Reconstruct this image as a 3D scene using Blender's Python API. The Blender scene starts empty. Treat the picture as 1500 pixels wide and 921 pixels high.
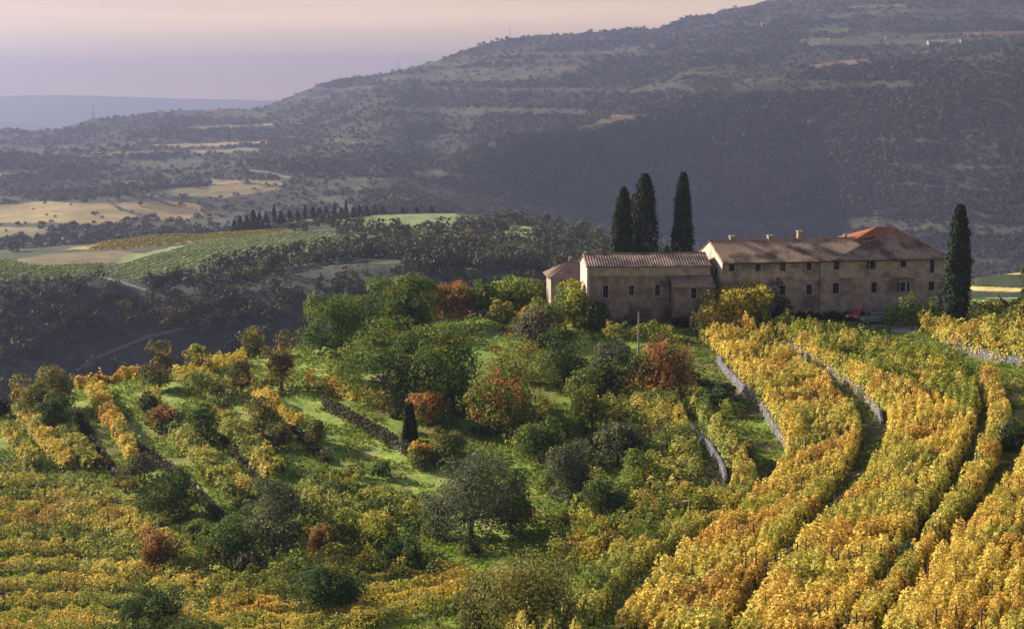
import bpy, math, random
import numpy as np
from mathutils import Vector, Matrix
rng = np.random.default_rng(7)
random.seed(7)
S = bpy.context.scene
COL = S.collection
R = math.radians

# ------------------------------------------------------------------ camera
FPX = 2400.0                    # focal length in pixels of the 1500 px wide picture
PITCH = math.atan(320.5 / FPX)
cp, sp = math.cos(PITCH), math.sin(PITCH)
cam_d = bpy.data.cameras.new("camera"); cam = bpy.data.objects.new("camera", cam_d)
COL.objects.link(cam); S.camera = cam
cam_d.sensor_width = 36.0; cam_d.lens = 36.0 * FPX / 1500.0
cam_d.clip_start = 1.0; cam_d.clip_end = 200000.0
cam.location = (0, 0, 0); cam.rotation_euler = (math.pi / 2 - PITCH, 0, 0)

def ray(px, py):
    """direction of a viewing ray, scaled to unit y"""
    a = (np.asarray(px, float) - 750.0) / FPX
    b = (460.5 - np.asarray(py, float)) / FPX
    dx = a; dy = cp + b * sp; dz = -sp + b * cp
    return dx / dy, dz / dy
def at(px, py, Y):
    t, s = ray(px, py)
    return np.array([t * Y, Y, s * Y])
def proj(x, y, z):
    d = y * cp - z * sp; v = y * sp + z * cp
    return 750.0 + FPX * x / d, 460.5 - FPX * v / d

# ------------------------------------------------------------------ noise
def _h(i, j, s):
    v = (i.astype(np.int64) * 374761393 + j.astype(np.int64) * 668265263 + s * 974634777) & 0xFFFFFFFF
    v = ((v ^ (v >> 13)) * 1274126177) & 0xFFFFFFFF
    return ((v ^ (v >> 16)) & 0xFFFF) / 65535.0
def noise(x, y, s=0):
    x = np.asarray(x, float); y = np.asarray(y, float)
    i = np.floor(x); j = np.floor(y); fx = x - i; fy = y - j
    fx = fx * fx * (3 - 2 * fx); fy = fy * fy * (3 - 2 * fy)
    a = _h(i, j, s); b = _h(i + 1, j, s); c = _h(i, j + 1, s); d = _h(i + 1, j + 1, s)
    return a + (b - a) * fx + (c - a) * fy + (a - b - c + d) * fx * fy
def fbm(x, y, o=4, s=0):
    r = 0; a = 1; tot = 0
    for k in range(o):
        r = r + a * noise(x * 2 ** k + 17.3 * k, y * 2 ** k - 9.1 * k, s + k); tot += a; a *= .5
    return r / tot
def noise3(p, f, s=0):
    return (noise(p[:, 0] * f, p[:, 1] * f, s) + noise(p[:, 1] * f + 31, p[:, 2] * f + 7, s + 1) + noise(p[:, 2] * f + 3, p[:, 0] * f + 53, s + 2)) / 3
def sstep(a, b, x):
    t = np.clip((x - a) / (b - a), 0, 1); return t * t * (3 - 2 * t)

# ------------------------------------------------------------------ terrain: feature lines (px, py, depth) or with z
TS = np.linspace(-.75, .75, 901)
def line(pts, zmode=False):
    """pts: (px, py, Y); with zmode (px, z, Y)"""
    tt, YY, ZZ = [], [], []
    for a, b, Y in pts:
        if zmode:
            tt.append((a - 750.0) / FPX); ZZ.append(b)
        else:
            q = at(a, b, Y); tt.append(q[0] / Y); ZZ.append(q[2])
        YY.append(Y)
    Yi = np.interp(TS, tt, YY); Zi = np.interp(TS, tt, ZZ)
    k = np.exp(-np.linspace(-2.5, 2.5, 11) ** 2); k /= k.sum()
    f = lambda v: np.convolve(np.pad(v, 5, mode='edge'), k, mode='valid')
    return f(Yi), f(Zi)
LINES = [
 line([(750, -30, 4)], True),
 line([(750, -31, 60)], True),
 line([(-300, 925, 148), (0, 921, 150), (400, 921, 142), (750, 921, 132), (1100, 921, 121), (1500, 921, 108), (1800, 921, 104)]),
 line([(-300, 765, 190), (0, 765, 190), (300, 770, 180), (560, 800, 172), (650, 800, 170), (900, 765, 172), (1100, 755, 166), (1300, 705, 164), (1500, 690, 160), (1800, 690, 158)]),
 line([(-300, 680, 214), (0, 668, 215), (200, 660, 214), (400, 665, 208), (650, 690, 198), (850, 672, 199), (1000, 640, 200), (1180, 615, 201), (1350, 585, 201), (1500, 572, 200), (1800, 560, 200)]),
 line([(-300, 640, 236), (0, 612, 237), (200, 582, 238), (400, 567, 240), (600, 570, 230), (800, 570, 228), (1000, 540, 232), (1200, 518, 232), (1350, 520, 228), (1500, 515, 226), (1800, 500, 230)]),
 line([(-300, 620, 248), (0, 592, 249), (100, 567, 251), (200, 549, 254), (380, 519, 262), (450, 503, 266), (600, 478, 272), (700, 464, 266), (850, 474, 258), (1000, 470, 252), (1250, 466, 258), (1400, 462, 258), (1500, 455, 262), (1800, 450, 262)]),
 line([(-300, -62, 272), (0, -54, 272), (200, -50, 275), (450, -46, 290), (700, -39, 290), (900, -36.5, 288), (1250, -36.6, 295), (1500, -35.5, 300), (1800, -35, 300)], True),
 line([(-300, -112, 350), (0, -105, 350), (450, -100, 360), (700, -92, 360), (900, -66, 350), (1200, -52, 340), (1300, -46, 340), (1420, -42, 340), (1500, -42, 340), (1800, -40, 340)], True),
 line([(-300, -140, 480), (600, -140, 480), (900, -130, 480), (1200, -100, 450), (1350, -60, 450), (1430, -49, 450), (1500, -47.5, 450), (1800, -45, 450)], True),
 line([(-300, -150, 590), (600, -150, 590), (900, -150, 600), (1300, -140, 600), (1500, -130, 600), (1800, -130, 600)], True),
 line([(-300, 600, 650), (0, 575, 650), (300, 560, 655), (600, 520, 660), (900, 500, 680), (1200, 520, 700), (1500, 520, 700), (1800, 520, 700)]),
 line([(-300, 420, 712), (0, 402, 716), (150, 408, 712), (220, 424, 706), (400, 400, 722), (590, 386, 738), (700, 392, 745), (850, 400, 760), (1000, 430, 780), (1300, 480, 800), (1800, 480, 800)]),
 line([(-300, 388, 840), (0, 382, 850), (200, 380, 850), (400, 363, 860), (590, 352, 890), (700, 355, 890), (850, 366, 890), (1000, 400, 890), (1300, 470, 890), (1800, 470, 890)]),
 line([(-300, 372, 980), (0, 364, 1000), (130, 355, 1010), (330, 337, 1050), (420, 331, 1080), (480, 320, 1120), (560, 312, 1180), (670, 309, 1200), (800, 322, 1150), (880, 340, 1100), (1000, 375, 1060), (1300, 450, 1050), (1800, 450, 1050)]),
 line([(-300, -150, 1300), (0, -160, 1300), (300, -170, 1350), (700, -190, 1500), (1100, -250, 1500), (1800, -260, 1500)], True),
 line([(-300, 362, 1650), (0, 352, 1650), (300, 345, 1680), (480, 335, 1750), (640, 330, 1800), (850, 350, 2000), (1200, 420, 2050), (1500, 430, 1900), (1800, 430, 1900)]),
 line([(-300, 305, 2150), (0, 298, 2200), (200, 288, 2200), (300, 290, 2250), (450, 285, 2250), (560, 270, 2250), (640, 277, 2380), (700, 285, 2440), (850, 305, 2480), (1000, 325, 2480), (1200, 370, 2440), (1350, 380, 2300), (1500, 385, 2200), (1800, 385, 2200)]),
 line([(-300, 278, 2600), (0, 262, 2600), (250, 246, 2600), (400, 245, 2600), (560, 232, 2600), (640, 250, 2540), (700, 222, 2560), (850, 176, 2640), (950, 150, 2700), (1040, 118, 2760), (1150, 106, 2780), (1280, 98, 2700), (1350, 90, 2640), (1450, 72, 2600), (1520, 62, 2560), (1800, 50, 2560)]),
 line([(-300, 255, 2900), (0, 240, 2900), (250, 236, 2900), (400, 232, 2900), (560, 218, 2900), (640, 232, 2900), (700, 214, 2900), (850, 178, 2950), (950, 153, 3000), (1040, 122, 3050), (1150, 108, 3080), (1280, 100, 3020), (1350, 96, 2980), (1450, 76, 2950), (1520, 66, 2950), (1800, 55, 2950)]),
 line([(-300, 228, 3700), (0, 218, 3700), (250, 200, 3700), (400, 192, 3700), (600, 150, 3700), (750, 120, 3700), (900, 94, 3700), (1100, 66, 3700), (1300, 45, 3650), (1500, 30, 3650), (1800, 15, 3600)]),
 line([(-300, 212, 4700), (0, 193, 4700), (60, 182, 4750), (120, 171, 4800), (230, 163, 4800), (300, 161, 4800), (370, 157, 4850), (400, 147, 4900), (440, 134, 4950), (500, 118, 5000), (570, 101, 5000), (640, 84, 5000), (700, 67, 5000), (760, 57, 5000), (840, 47, 5000), (900, 40, 5000), (1000, 28, 5000), (1100, 13, 4950), (1170, -1, 4950), (1300, -22, 4900), (1500, -45, 4800), (1800, -60, 4800)]),
 line([(-300, -260, 6200), (600, -250, 6500), (1100, -100, 6500), (1500, 0, 6500), (1800, 0, 6500)], True),
 line([(-300, -280, 8000), (1800, -280, 8000)], True),

 line([(-300, -120, 9800), (-60, -130, 9800), (60, -155, 9800), (140, -230, 9800), (240, -275, 9800), (1800, -280, 9800)], True),
 line([(-300, -280, 10800), (1800, -280, 10800)], True),
 line([(-300, -280, 14500), (1800, -280, 14500)], True),
 line([(-300, -10, 17000), (0, 4, 17000), (90, 16, 17000), (170, 2, 17000), (250, -16, 17000), (330, -26, 17000), (520, -60, 17000), (1800, -20, 17000)], True),
 line([(-300, -300, 30000), (1800, -300, 30000)], True),
]
LY = np.array([l[0] for l in LINES]); LZ = np.array([l[1] for l in LINES])      # K x T
YG = np.exp(np.arange(math.log(4.0), math.log(30000.0), .0028))
ZG = np.empty((len(TS), len(YG)))
for i in range(len(TS)):
    ZG[i] = np.interp(np.log(YG), np.log(LY[:, i]), LZ[:, i])
_k = np.exp(-(np.arange(-16, 17) / 7.0) ** 2 / 2); _k /= _k.sum()
ZG = np.apply_along_axis(lambda v: np.convolve(np.pad(v, 16, mode='edge'), _k, mode='valid'), 1, ZG)
_k = np.exp(-(np.arange(-6, 7) / 2.2) ** 2 / 2); _k /= _k.sum()
ZG = np.apply_along_axis(lambda v: np.convolve(np.pad(v, 6, mode='edge'), _k, mode='valid'), 0, ZG)
LG = np.log(YG)
def H0(x, y):
    x = np.asarray(x, float); y = np.maximum(np.asarray(y, float), 4.01)
    t = np.clip(x / y, TS[0], TS[-1] - 1e-9)
    a = (t - TS[0]) / (TS[1] - TS[0]); b = (np.log(y) - LG[0]) / .0028
    a = np.clip(a, 0, len(TS) - 1.001); b = np.clip(b, 0, len(LG) - 1.001)
    i = a.astype(int); j = b.astype(int); fa = a - i; fb = b - j
    z = ZG[i, j] * (1 - fa) * (1 - fb) + ZG[i + 1, j] * fa * (1 - fb) + ZG[i, j + 1] * (1 - fa) * fb + ZG[i + 1, j + 1] * fa * fb
    far = sstep(1250, 2300, y) * (1 - sstep(6500, 8500, y))
    z = z + far * ((fbm(x / 260, y / 260, 5, 3) - .5) * 60 * np.clip(y / 4500, .3, 1) + (noise(x / 130 + 9, y / 420, 77) - .5) * 26)
    mid = sstep(600, 700, y) * (1 - sstep(1250, 1500, y))
    z = z + mid * (fbm(x / 60, y / 60, 3, 5) - .5) * 5
    z = z + (fbm(x / 9, y / 9, 3, 11) - .5) * .7 * (1 - sstep(300, 400, y)) * sstep(30, 60, y)
    z = z + sstep(9000, 12000, y) * (1 - sstep(20000, 30000, y)) * (fbm(x / 2500, y / 2500, 3, 8) - .5) * 30
    return z
def hit(px, py, fn=H0, y0=70, y1=420):
    """first ground point on a viewing ray"""
    t, s = ray(px, py)
    Y = np.arange(y0, y1, .25 if y1 < 500 else (y1 - y0) / 3000)
    below = fn(t * Y, Y) >= s * Y
    k = int(np.argmax(below)) if below.any() else int(np.argmin(s * Y - fn(t * Y, Y)))
    return np.array([t * Y[k], Y[k], float(fn(t * Y[k], Y[k]))])
def smooth_curve(P, step=.6, it=2):
    P = np.asarray(P, float)
    for _ in range(it):
        Q = np.repeat(P, 2, axis=0)[1:-1].copy()
        A, B = P[:-1], P[1:]
        Q = np.empty((2 * len(A), P.shape[1])); Q[0::2] = .75 * A + .25 * B; Q[1::2] = .25 * A + .75 * B
        P = np.vstack([P[:1], Q, P[-1:]])
    d = np.r_[0, np.cumsum(np.linalg.norm(np.diff(P[:, :2], axis=0), axis=1))]
    n = max(2, int(d[-1] / step) + 1); s = np.linspace(0, d[-1], n)
    return np.stack([np.interp(s, d, P[:, k]) for k in range(P.shape[1])], 1)

# terrace walls: pixels of the foot line, height, side on which the ground is higher (+1 = left of travel)
WALLS = [
 ("bleached stone terrace wall facing the hollow, nearest to the red tree", [(1050, 528), (1064, 553), (1092, 580), (1118, 606), (1136, 638), (1158, 674)], 1.35, 1, 'stone'),
 ("long grey stone terrace wall winding between golden vine rows below the farm", [(1150, 508), (1190, 533), (1230, 560), (1270, 590), (1292, 622)], 1.3, 1, 'stone'),
 ("short curved grey stone terrace wall beside the white trellis beams", [(1005, 628), (1030, 652), (1052, 682), (1064, 708)], 1.3, 1, 'stone'),
 ("stone terrace wall under the green vine row nearest the road", [(1310, 528), (1345, 545), (1385, 560), (1412, 578)], 1.3, 1, 'stone'),
 ("pale stone bank wall above the dry grass at the right edge", [(1380, 505), (1420, 520), (1460, 532), (1530, 545)], 1.3, 1, 'stone'),
 ("ivy hung terrace wall along the broad grass strip", [(478, 598), (520, 622), (560, 645), (600, 668), (622, 690)], 1.6, 1, 'ivy'),
 ("weathered terrace wall below the fourth vine strip from the left", [(330, 650), (365, 690), (385, 716), (420, 742)], .9, 1, 'ivy'),
 ("weathered terrace wall with dark hollows behind the round green tree", [(205, 660), (250, 690), (290, 722), (325, 765)], 1.0, 1, 'ivy'),
 ("low terrace wall below the leftmost vine strip", [(120, 615), (140, 650), (170, 700)], .7, 1, 'ivy'),
 ("terrace wall half buried in the leaves under the two tall dark bushes", [(370, 590), (420, 625), (455, 655), (480, 680)], .9, 1, 'ivy'),
]
WX0, WY0, WS = -115.0, 95.0, .4
gx = np.arange(WX0, 120, WS); gy = np.arange(WY0, 300, WS)
GX, GY = np.meshgrid(gx, gy, indexing='ij')
DZ = np.zeros_like(GX)
wall_lines = []
for lab, pix, h, side, kind in WALLS:
    P = smooth_curve([hit(a, b)[:2] for a, b in pix], .8)
    wall_lines.append(P)
    x0, x1 = P[:, 0].min() - 16, P[:, 0].max() + 16; y0, y1 = P[:, 1].min() - 16, P[:, 1].max() + 16
    ii = np.where((gx > x0) & (gx < x1))[0]; jj = np.where((gy > y0) & (gy < y1))[0]
    X = GX[np.ix_(ii, jj)]; Y = GY[np.ix_(ii, jj)]
    best = np.full(X.shape, 1e9); sgn = np.zeros(X.shape); par = np.zeros(X.shape)
    for k in range(len(P) - 1):
        a, b = P[k], P[k + 1]; d = b - a; L2 = d @ d
        u = ((X - a[0]) * d[0] + (Y - a[1]) * d[1]) / L2; uc = np.clip(u, 0, 1)
        dist = np.hypot(X - a[0] - uc * d[0], Y - a[1] - uc * d[1])
        cr = d[0] * (Y - a[1]) - d[1] * (X - a[0])
        m = dist < best
        best[m] = dist[m]; sgn[m] = np.sign(cr[m]) * side; par[m] = ((k + uc) / (len(P) - 1))[m]
    ends = sstep(0, .12, par) * sstep(0, .12, 1 - par)
    DZ[np.ix_(ii, jj)] += np.where(sgn > 0, h * .92 * np.exp(-(np.maximum(best - .3, 0) / 5.5) ** 1.5) * ends * sstep(.0, .35, best), 0)
def H(x, y):
    z = H0(x, y)
    a = np.clip((np.asarray(x, float) - WX0) / WS, 0, len(gx) - 1.001); b = np.clip((np.asarray(y, float) - WY0) / WS, 0, len(gy) - 1.001)
    i = a.astype(int); j = b.astype(int); fa = a - i; fb = b - j
    d = DZ[i, j] * (1 - fa) * (1 - fb) + DZ[i + 1, j] * fa * (1 - fb) + DZ[i, j + 1] * (1 - fa) * fb + DZ[i + 1, j + 1] * fa * fb
    return z + d
def ground(px, py, y0=70, y1=420): return hit(px, py, H, y0, y1)

# ------------------------------------------------------------------ object helpers
def tag(o, label=None, cat=None, group=None, kind=None):
    if label: o['label'] = label
    if cat: o['category'] = cat
    if group: o['group'] = group
    if kind: o['kind'] = kind
    return o
def empty(name, loc, label, cat, group=None, rz=0):
    o = bpy.data.objects.new(name, None); COL.objects.link(o); o.empty_display_size = .3
    o.location = [float(v) for v in loc]; o.rotation_euler = (0, 0, rz)
    return tag(o, label, cat, group)
def mesh_np(name, V, F, mat, parent=None, col=None, smooth=False):
    """V (N,3); F (M,k) with one k, or list of such arrays; col (N,3) point colours"""
    me = bpy.data.meshes.new(name)
    Fs = F if isinstance(F, list) else [F]
    V = np.ascontiguousarray(V, dtype=np.float32)
    me.vertices.add(len(V)); me.vertices.foreach_set('co', V.ravel())
    li = np.concatenate([f.ravel() for f in Fs]).astype(np.int32)
    tot = np.concatenate([np.full(len(f), f.shape[1]) for f in Fs])
    st = np.r_[0, np.cumsum(tot)[:-1]].astype(np.int32)
    me.loops.add(len(li)); me.loops.foreach_set('vertex_index', li)
    me.polygons.add(len(tot)); me.polygons.foreach_set('loop_start', st)
    try: me.polygons.foreach_set('loop_total', tot.astype(np.int32))
    except Exception: pass
    me.polygons.foreach_set('use_smooth', np.full(len(tot), bool(smooth)))
    if col is not None:
        at_ = me.color_attributes.new('Col', 'FLOAT_COLOR', 'POINT')
        c = np.ones((len(V), 4), np.float32); c[:, :3] = col
        at_.data.foreach_set('color', c.ravel())
    me.update(calc_edges=True); me.validate()
    me.materials.append(mat)
    o = bpy.data.objects.new(name, me); COL.objects.link(o)
    if parent is not None: o.parent = parent
    return o
class MB:
    """collects boxes, prisms and tubes for ONE mesh"""
    def __init__(s): s.V = []; s.F3 = []; s.F4 = []; s.n = 0
    def add(s, V, F):
        V = np.asarray(V, float)
        for f in F:
            (s.F4 if len(f) == 4 else s.F3).append([i + s.n for i in f])
        s.V.append(V); s.n += len(V)
        return s
    def box(s, x0, x1, y0, y1, z0, z1):
        return s.add([(x0, y0, z0), (x1, y0, z0), (x1, y1, z0), (x0, y1, z0), (x0, y0, z1), (x1, y0, z1), (x1, y1, z1), (x0, y1, z1)],
                     [(0, 3, 2, 1), (4, 5, 6, 7), (0, 1, 5, 4), (1, 2, 6, 5), (2, 3, 7, 6), (3, 0, 4, 7)])
    def hexa(s, P):      # eight corners, bottom ring then top ring
        return s.add(P, [(0, 3, 2, 1), (4, 5, 6, 7), (0, 1, 5, 4), (1, 2, 6, 5), (2, 3, 7, 6), (3, 0, 4, 7)])
    def tube(s, pts, rad, n=6):
        pts = [Vector(p) for p in pts]; V = []; F = []
        for i, p in enumerate(pts):
            d = (pts[min(i + 1, len(pts) - 1)] - pts[max(i - 1, 0)]).normalized()
            a = d.orthogonal().normalized(); b = d.cross(a)
            if i and (V[-n][0] - pts[i - 1].x) * a.x + (V[-n][1] - pts[i - 1].y) * a.y + (V[-n][2] - pts[i - 1].z) * a.z < 0: a = -a; b = -b
            for k in range(n):
                w = 2 * math.pi * k / n
                V.append(tuple(p + (a * math.cos(w) + b * math.sin(w)) * rad[i]))
        for i in range(len(pts) - 1):
            for k in range(n):
                F.append((i * n + k, i * n + (k + 1) % n, (i + 1) * n + (k + 1) % n, (i + 1) * n + k))
        m = len(V); V.append(tuple(pts[0])); V.append(tuple(pts[-1]))
        for k in range(n):
            F.append((m, (k + 1) % n, k)); F.append((m + 1, (len(pts) - 1) * n + k, (len(pts) - 1) * n + (k + 1) % n))
        return s.add(V, F)
    def build(s, name, mat, parent=None, smooth=False):
        V = np.vstack(s.V); F = []
        if s.F4: F.append(np.array(s.F4))
        if s.F3: F.append(np.array(s.F3))
        return mesh_np(name, V, F, mat, parent, None, smooth)

# ------------------------------------------------------------------ materials
def mat_new(name):
    m = bpy.data.materials.new(name); m.use_nodes = True
    nt = m.node_tree; nt.nodes.clear()
    out = nt.nodes.new('ShaderNodeOutputMaterial')
    return m, nt, out
def N(nt, t, **kw):
    n = nt.nodes.new('ShaderNode' + t)
    for k, v in kw.items():
        if k.startswith('_'): setattr(n, k[1:], v)
        else: n.inputs[k.replace('__', ' ')].default_value = v
    return n
def leaf_mat(name, trans=.35, tint=(1.15, 1.05, .6)):
    m, nt, out = mat_new(name)
    a = N(nt, 'VertexColor', _layer_name='Col')
    d = N(nt, 'BsdfPrincipled', Roughness=.75); d.inputs['Specular IOR Level'].default_value = .12
    tr = N(nt, 'BsdfTranslucent'); mx = N(nt, 'MixShader'); mx.inputs[0].default_value = trans
    mul = N(nt, 'Mix', _data_type='RGBA', _blend_type='MULTIPLY'); mul.inputs[0].default_value = 1
    mul.inputs[7].default_value = (*tint, 1)
    nt.links.new(a.outputs[0], d.inputs['Base Color']); nt.links.new(a.outputs[0], mul.inputs[6])
    nt.links.new(mul.outputs[2], tr.inputs[0])
    nt.links.new(d.outputs[0], mx.inputs[1]); nt.links.new(tr.outputs[0], mx.inputs[2]); nt.links.new(mx.outputs[0], out.inputs[0])
    return m
def surf_mat(name, c1, c2, scale=1.0, c3=None, s3=.2, rough=.9, bump=0.0, bscale=6.0, coord='Object', stretch=(1, 1, 1), attr=False):
    m, nt, out = mat_new(name); L = nt.links.new
    b = N(nt, 'BsdfPrincipled', Roughness=rough); b.inputs['Specular IOR Level'].default_value = .2
    tc = N(nt, 'TexCoord'); mp = N(nt, 'Mapping'); mp.inputs['Scale'].default_value = stretch
    L(tc.outputs[coord], mp.inputs[0])
    n1 = N(nt, 'TexNoise', Scale=scale, Detail=6.0, Roughness=.65); L(mp.outputs[0], n1.inputs['Vector'])
    r = N(nt, 'ValToRGB'); r.color_ramp.elements[0].position = .35; r.color_ramp.elements[1].position = .65
    r.color_ramp.elements[0].color = (*c1, 1); r.color_ramp.elements[1].color = (*c2, 1)
    L(n1.outputs[0], r.inputs[0]); last = r.outputs[0]
    if c3:
        n3 = N(nt, 'TexNoise', Scale=s3, Detail=4.0); L(mp.outputs[0], n3.inputs['Vector'])
        r3 = N(nt, 'ValToRGB'); r3.color_ramp.elements[0].position = .5; r3.color_ramp.elements[1].position = .62
        mx = N(nt, 'Mix', _data_type='RGBA'); L(n3.outputs[0], r3.inputs[0]); L(r3.outputs[0], mx.inputs[0]); L(last, mx.inputs[6])
        mx.inputs[7].default_value = (*c3, 1); last = mx.outputs[2]
    if attr:
        a = N(nt, 'VertexColor', _layer_name='Col')
        mm = N(nt, 'Mix', _data_type='RGBA', _blend_type='MULTIPLY'); mm.inputs[0].default_value = 1
        L(last, mm.inputs[6]); L(a.outputs[0], mm.inputs[7]); last = mm.outputs[2]
    L(last, b.inputs['Base Color'])
    if bump:
        nb = N(nt, 'TexNoise', Scale=bscale, Detail=5.0); L(mp.outputs[0], nb.inputs['Vector'])
        bp = N(nt, 'Bump', Strength=1.0, Distance=bump); L(nb.outputs[0], bp.inputs['Height']); L(bp.outputs[0], b.inputs['Normal'])
    L(b.outputs[0], out.inputs[0])
    return m
def plain_mat(name, c, rough=.6, metal=0.0, spec=.4):
    m, nt, out = mat_new(name)
    b = N(nt, 'BsdfPrincipled', Roughness=rough, Metallic=metal); b.inputs['Base Color'].default_value = (*c, 1); b.inputs['Specular IOR Level'].default_value = spec
    nt.links.new(b.outputs[0], out.inputs[0]); return m

M_LEAF = leaf_mat('tree_leaves', .32)
M_VINE = leaf_mat('vine_leaves', .28, (1.15, 1.0, .5))
M_NEEDLE = leaf_mat('cypress_needles', .08)
M_FAR = leaf_mat('far_foliage', .12, (1, 1, .8))
M_BARK = surf_mat('bark', (.05, .04, .03), (.13, .105, .085), 3, bump=.03, stretch=(1, 1, .3))
M_STONE = None
# ------------------------------------------------------------------ ground sheets
def inpoly(px, py, poly):
    r = np.zeros(px.shape, bool); n = len(poly); j = n - 1
    for i in range(n):
        xi, yi = poly[i]; xj, yj = poly[j]
        c = ((yi > py) != (yj > py)) & (px < (xj - xi) * (py - yi) / ((yj - yi) or 1e-9) + xi)
        r ^= c; j = i
    return r
def nearline(px, py, pts, w):
    m = np.zeros(px.shape, bool)
    for (ax, ay), (bx, by) in zip(pts[:-1], pts[1:]):
        dx, dy = bx - ax, by - ay; u = np.clip(((px - ax) * dx + (py - ay) * dy) / (dx * dx + dy * dy), 0, 1)
        m |= np.hypot(px - ax - u * dx, py - ay - u * dy) < w
    return m
FIELDS = [  # depth range, colour, polygon, row stripes
 (640, 1300, (.30, .25, .07), [(90, 366), (200, 349), (400, 331), (425, 341), (300, 353), (170, 366)], 0),
 (640, 1300, (.15, .125, .07), [(10, 384), (70, 371), (180, 368), (215, 376), (150, 386), (60, 390)], 0),
 (640, 1300, (.2, .24, .10), [(140, 403), (185, 374), (305, 352), (430, 341), (552, 350), (545, 362), (430, 369), (300, 391), (215, 415)], 1),
 (640, 1300, (.10, .135, .055), [(-90, 380), (10, 384), (60, 392), (150, 388), (150, 402), (120, 410), (-90, 415)], 0),
 (640, 1300, (.19, .22, .09), [(476, 328), (520, 316), (600, 309), (660, 309), (695, 322), (670, 331), (560, 334)], 0),
 (640, 1300, (.22, .27, .08), [(735, 341), (765, 330), (798, 333), (800, 342), (770, 349)], 0),
 (1350, 2500, (0.285, 0.223, 0.093), [(-90, 312), (0, 300), (60, 296), (150, 299), (205, 316), (160, 330), (60, 326), (-90, 330)], 0),  # far field colours from here toned down for cloud shade too
 (1350, 2500, (0.285, 0.205, 0.081), [(168, 300), (230, 292), (290, 298), (300, 314), (250, 326), (215, 314)], 0),
 (1350, 2500, (0.223, 0.205, 0.081), [(-90, 334), (70, 333), (60, 349), (-90, 356)], 0),
 (1350, 2500, (0.211, 0.186, 0.081), [(200, 286), (330, 268), (420, 276), (330, 290)], 0),
 (1350, 3200, (0.260, 0.192, 0.093), [(305, 262), (400, 264), (425, 270), (310, 269)], 0),
 (1350, 3200, (0.260, 0.192, 0.093), [(320, 274), (405, 275), (400, 280), (325, 280)], 0),
 (1350, 3200, (0.248, 0.198, 0.093), [(-90, 256), (30, 248), (60, 252), (10, 262), (-90, 266)], 0),
 (2500, 5200, (0.341, 0.236, 0.124), [(225, 212), (395, 206), (402, 210), (230, 217)], 0),
 (2500, 5200, (0.186, 0.174, 0.087), [(130, 223), (380, 218), (385, 222), (130, 228)], 0),
 (2500, 5200, (0.186, 0.180, 0.087), [(240, 192), (300, 184), (460, 180), (300, 190)], 0),
 (2500, 5200, (0.223, 0.124, 0.087), [(1185, 95), (1262, 87), (1275, 92), (1200, 99)], 0),
 (2500, 5200, (0.050, 0.074, 0.028), [(1180, 42), (1240, 41), (1240, 48), (1180, 50)], 0),
 (2500, 5200, (0.124, 0.077, 0.046), [(1250, 8), (1330, 6), (1330, 10), (1250, 12)], 0),
 (2500, 5200, (0.108, 0.068, 0.043), [(1370, 48), (1560, 46), (1560, 52), (1370, 54)], 0),
 (2500, 5200, (.07, .068, .04), [(1180, 55), (1420, 58), (1420, 66), (1180, 68)], 0),
 (2500, 5200, (0.186, 0.136, 0.074), [(830, 192), (905, 168), (950, 168), (870, 190)], 0),
 (285, 480, (.04, .055, .03), [(1405, 396), (1600, 396), (1600, 454), (1405, 454)], 0),
 (320, 480, (.5, .36, .18), [(1424, 396), (1560, 399), (1560, 404), (1424, 400)], 0),
 (300, 480, (.5, .4, .16), [(1415, 419), (1560, 424), (1560, 431), (1415, 425)], 0),
 (290, 480, (.46, .36, .16), [(1425, 436), (1560, 440), (1560, 446), (1425, 441)], 0),
]
ROADS = [(600, 1000, (.15, .13, .125), [(112, 542), (150, 520), (215, 493), (282, 478)], 2.2),
         (600, 1000, (.12, .11, .11), [(400, 402), (470, 391), (590, 383)], 1.6),
         (600, 1300, (.25, .24, .18), [(120, 396), (175, 412), (215, 425)], 1.6),
         (1350, 3200, (.16, .15, .14), [(365, 250), (390, 252), (430, 262)], 1.2)]
GRASS = (.15, .215, .035)
STRIPS = [([(172, 575), (186, 610), (200, 650), (232, 700)], 9), ([(249, 592), (290, 638), (340, 688)], 11), ([(330, 586), (375, 628), (428, 670)], 12), ([(374, 526), (400, 556), (430, 592)], 11),
          ([(436, 590), (500, 634), (570, 672), (628, 702)], 15), ([(440, 512), (456, 534), (470, 560)], 10), ([(690, 462), (712, 456)], 8), ([(685, 752), (735, 790)], 12), ([(745, 690), (790, 740)], 9), ([(575, 782), (640, 815)], 9), ([(1105, 650), (1135, 690)], 9), ([(120, 600), (150, 650), (200, 720)], 6), ([(300, 800), (345, 835)], 12)]
def in_strip(x, y, grow=0.0):
    px, py = proj(x, y, H0(x, y)); m = np.zeros(np.shape(px), bool)
    for pts, w in STRIPS: m |= nearline(px, py, pts, w * 1.2 + grow)
    return m
def field_of(px, py, Y):
    idx = np.full(px.shape, -1)
    ff = Y > 600; px = px + ff * (fbm(px / 22, py / 7, 3, 201) - .5) * 26; py = py + ff * (fbm(px / 30 + 7, py / 9, 3, 203) - .5) * 4
    for k, (a, b, c, poly, st) in enumerate(FIELDS):
        idx[(Y > a) & (Y < b) & inpoly(px, py, poly)] = k
    return idx
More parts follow.
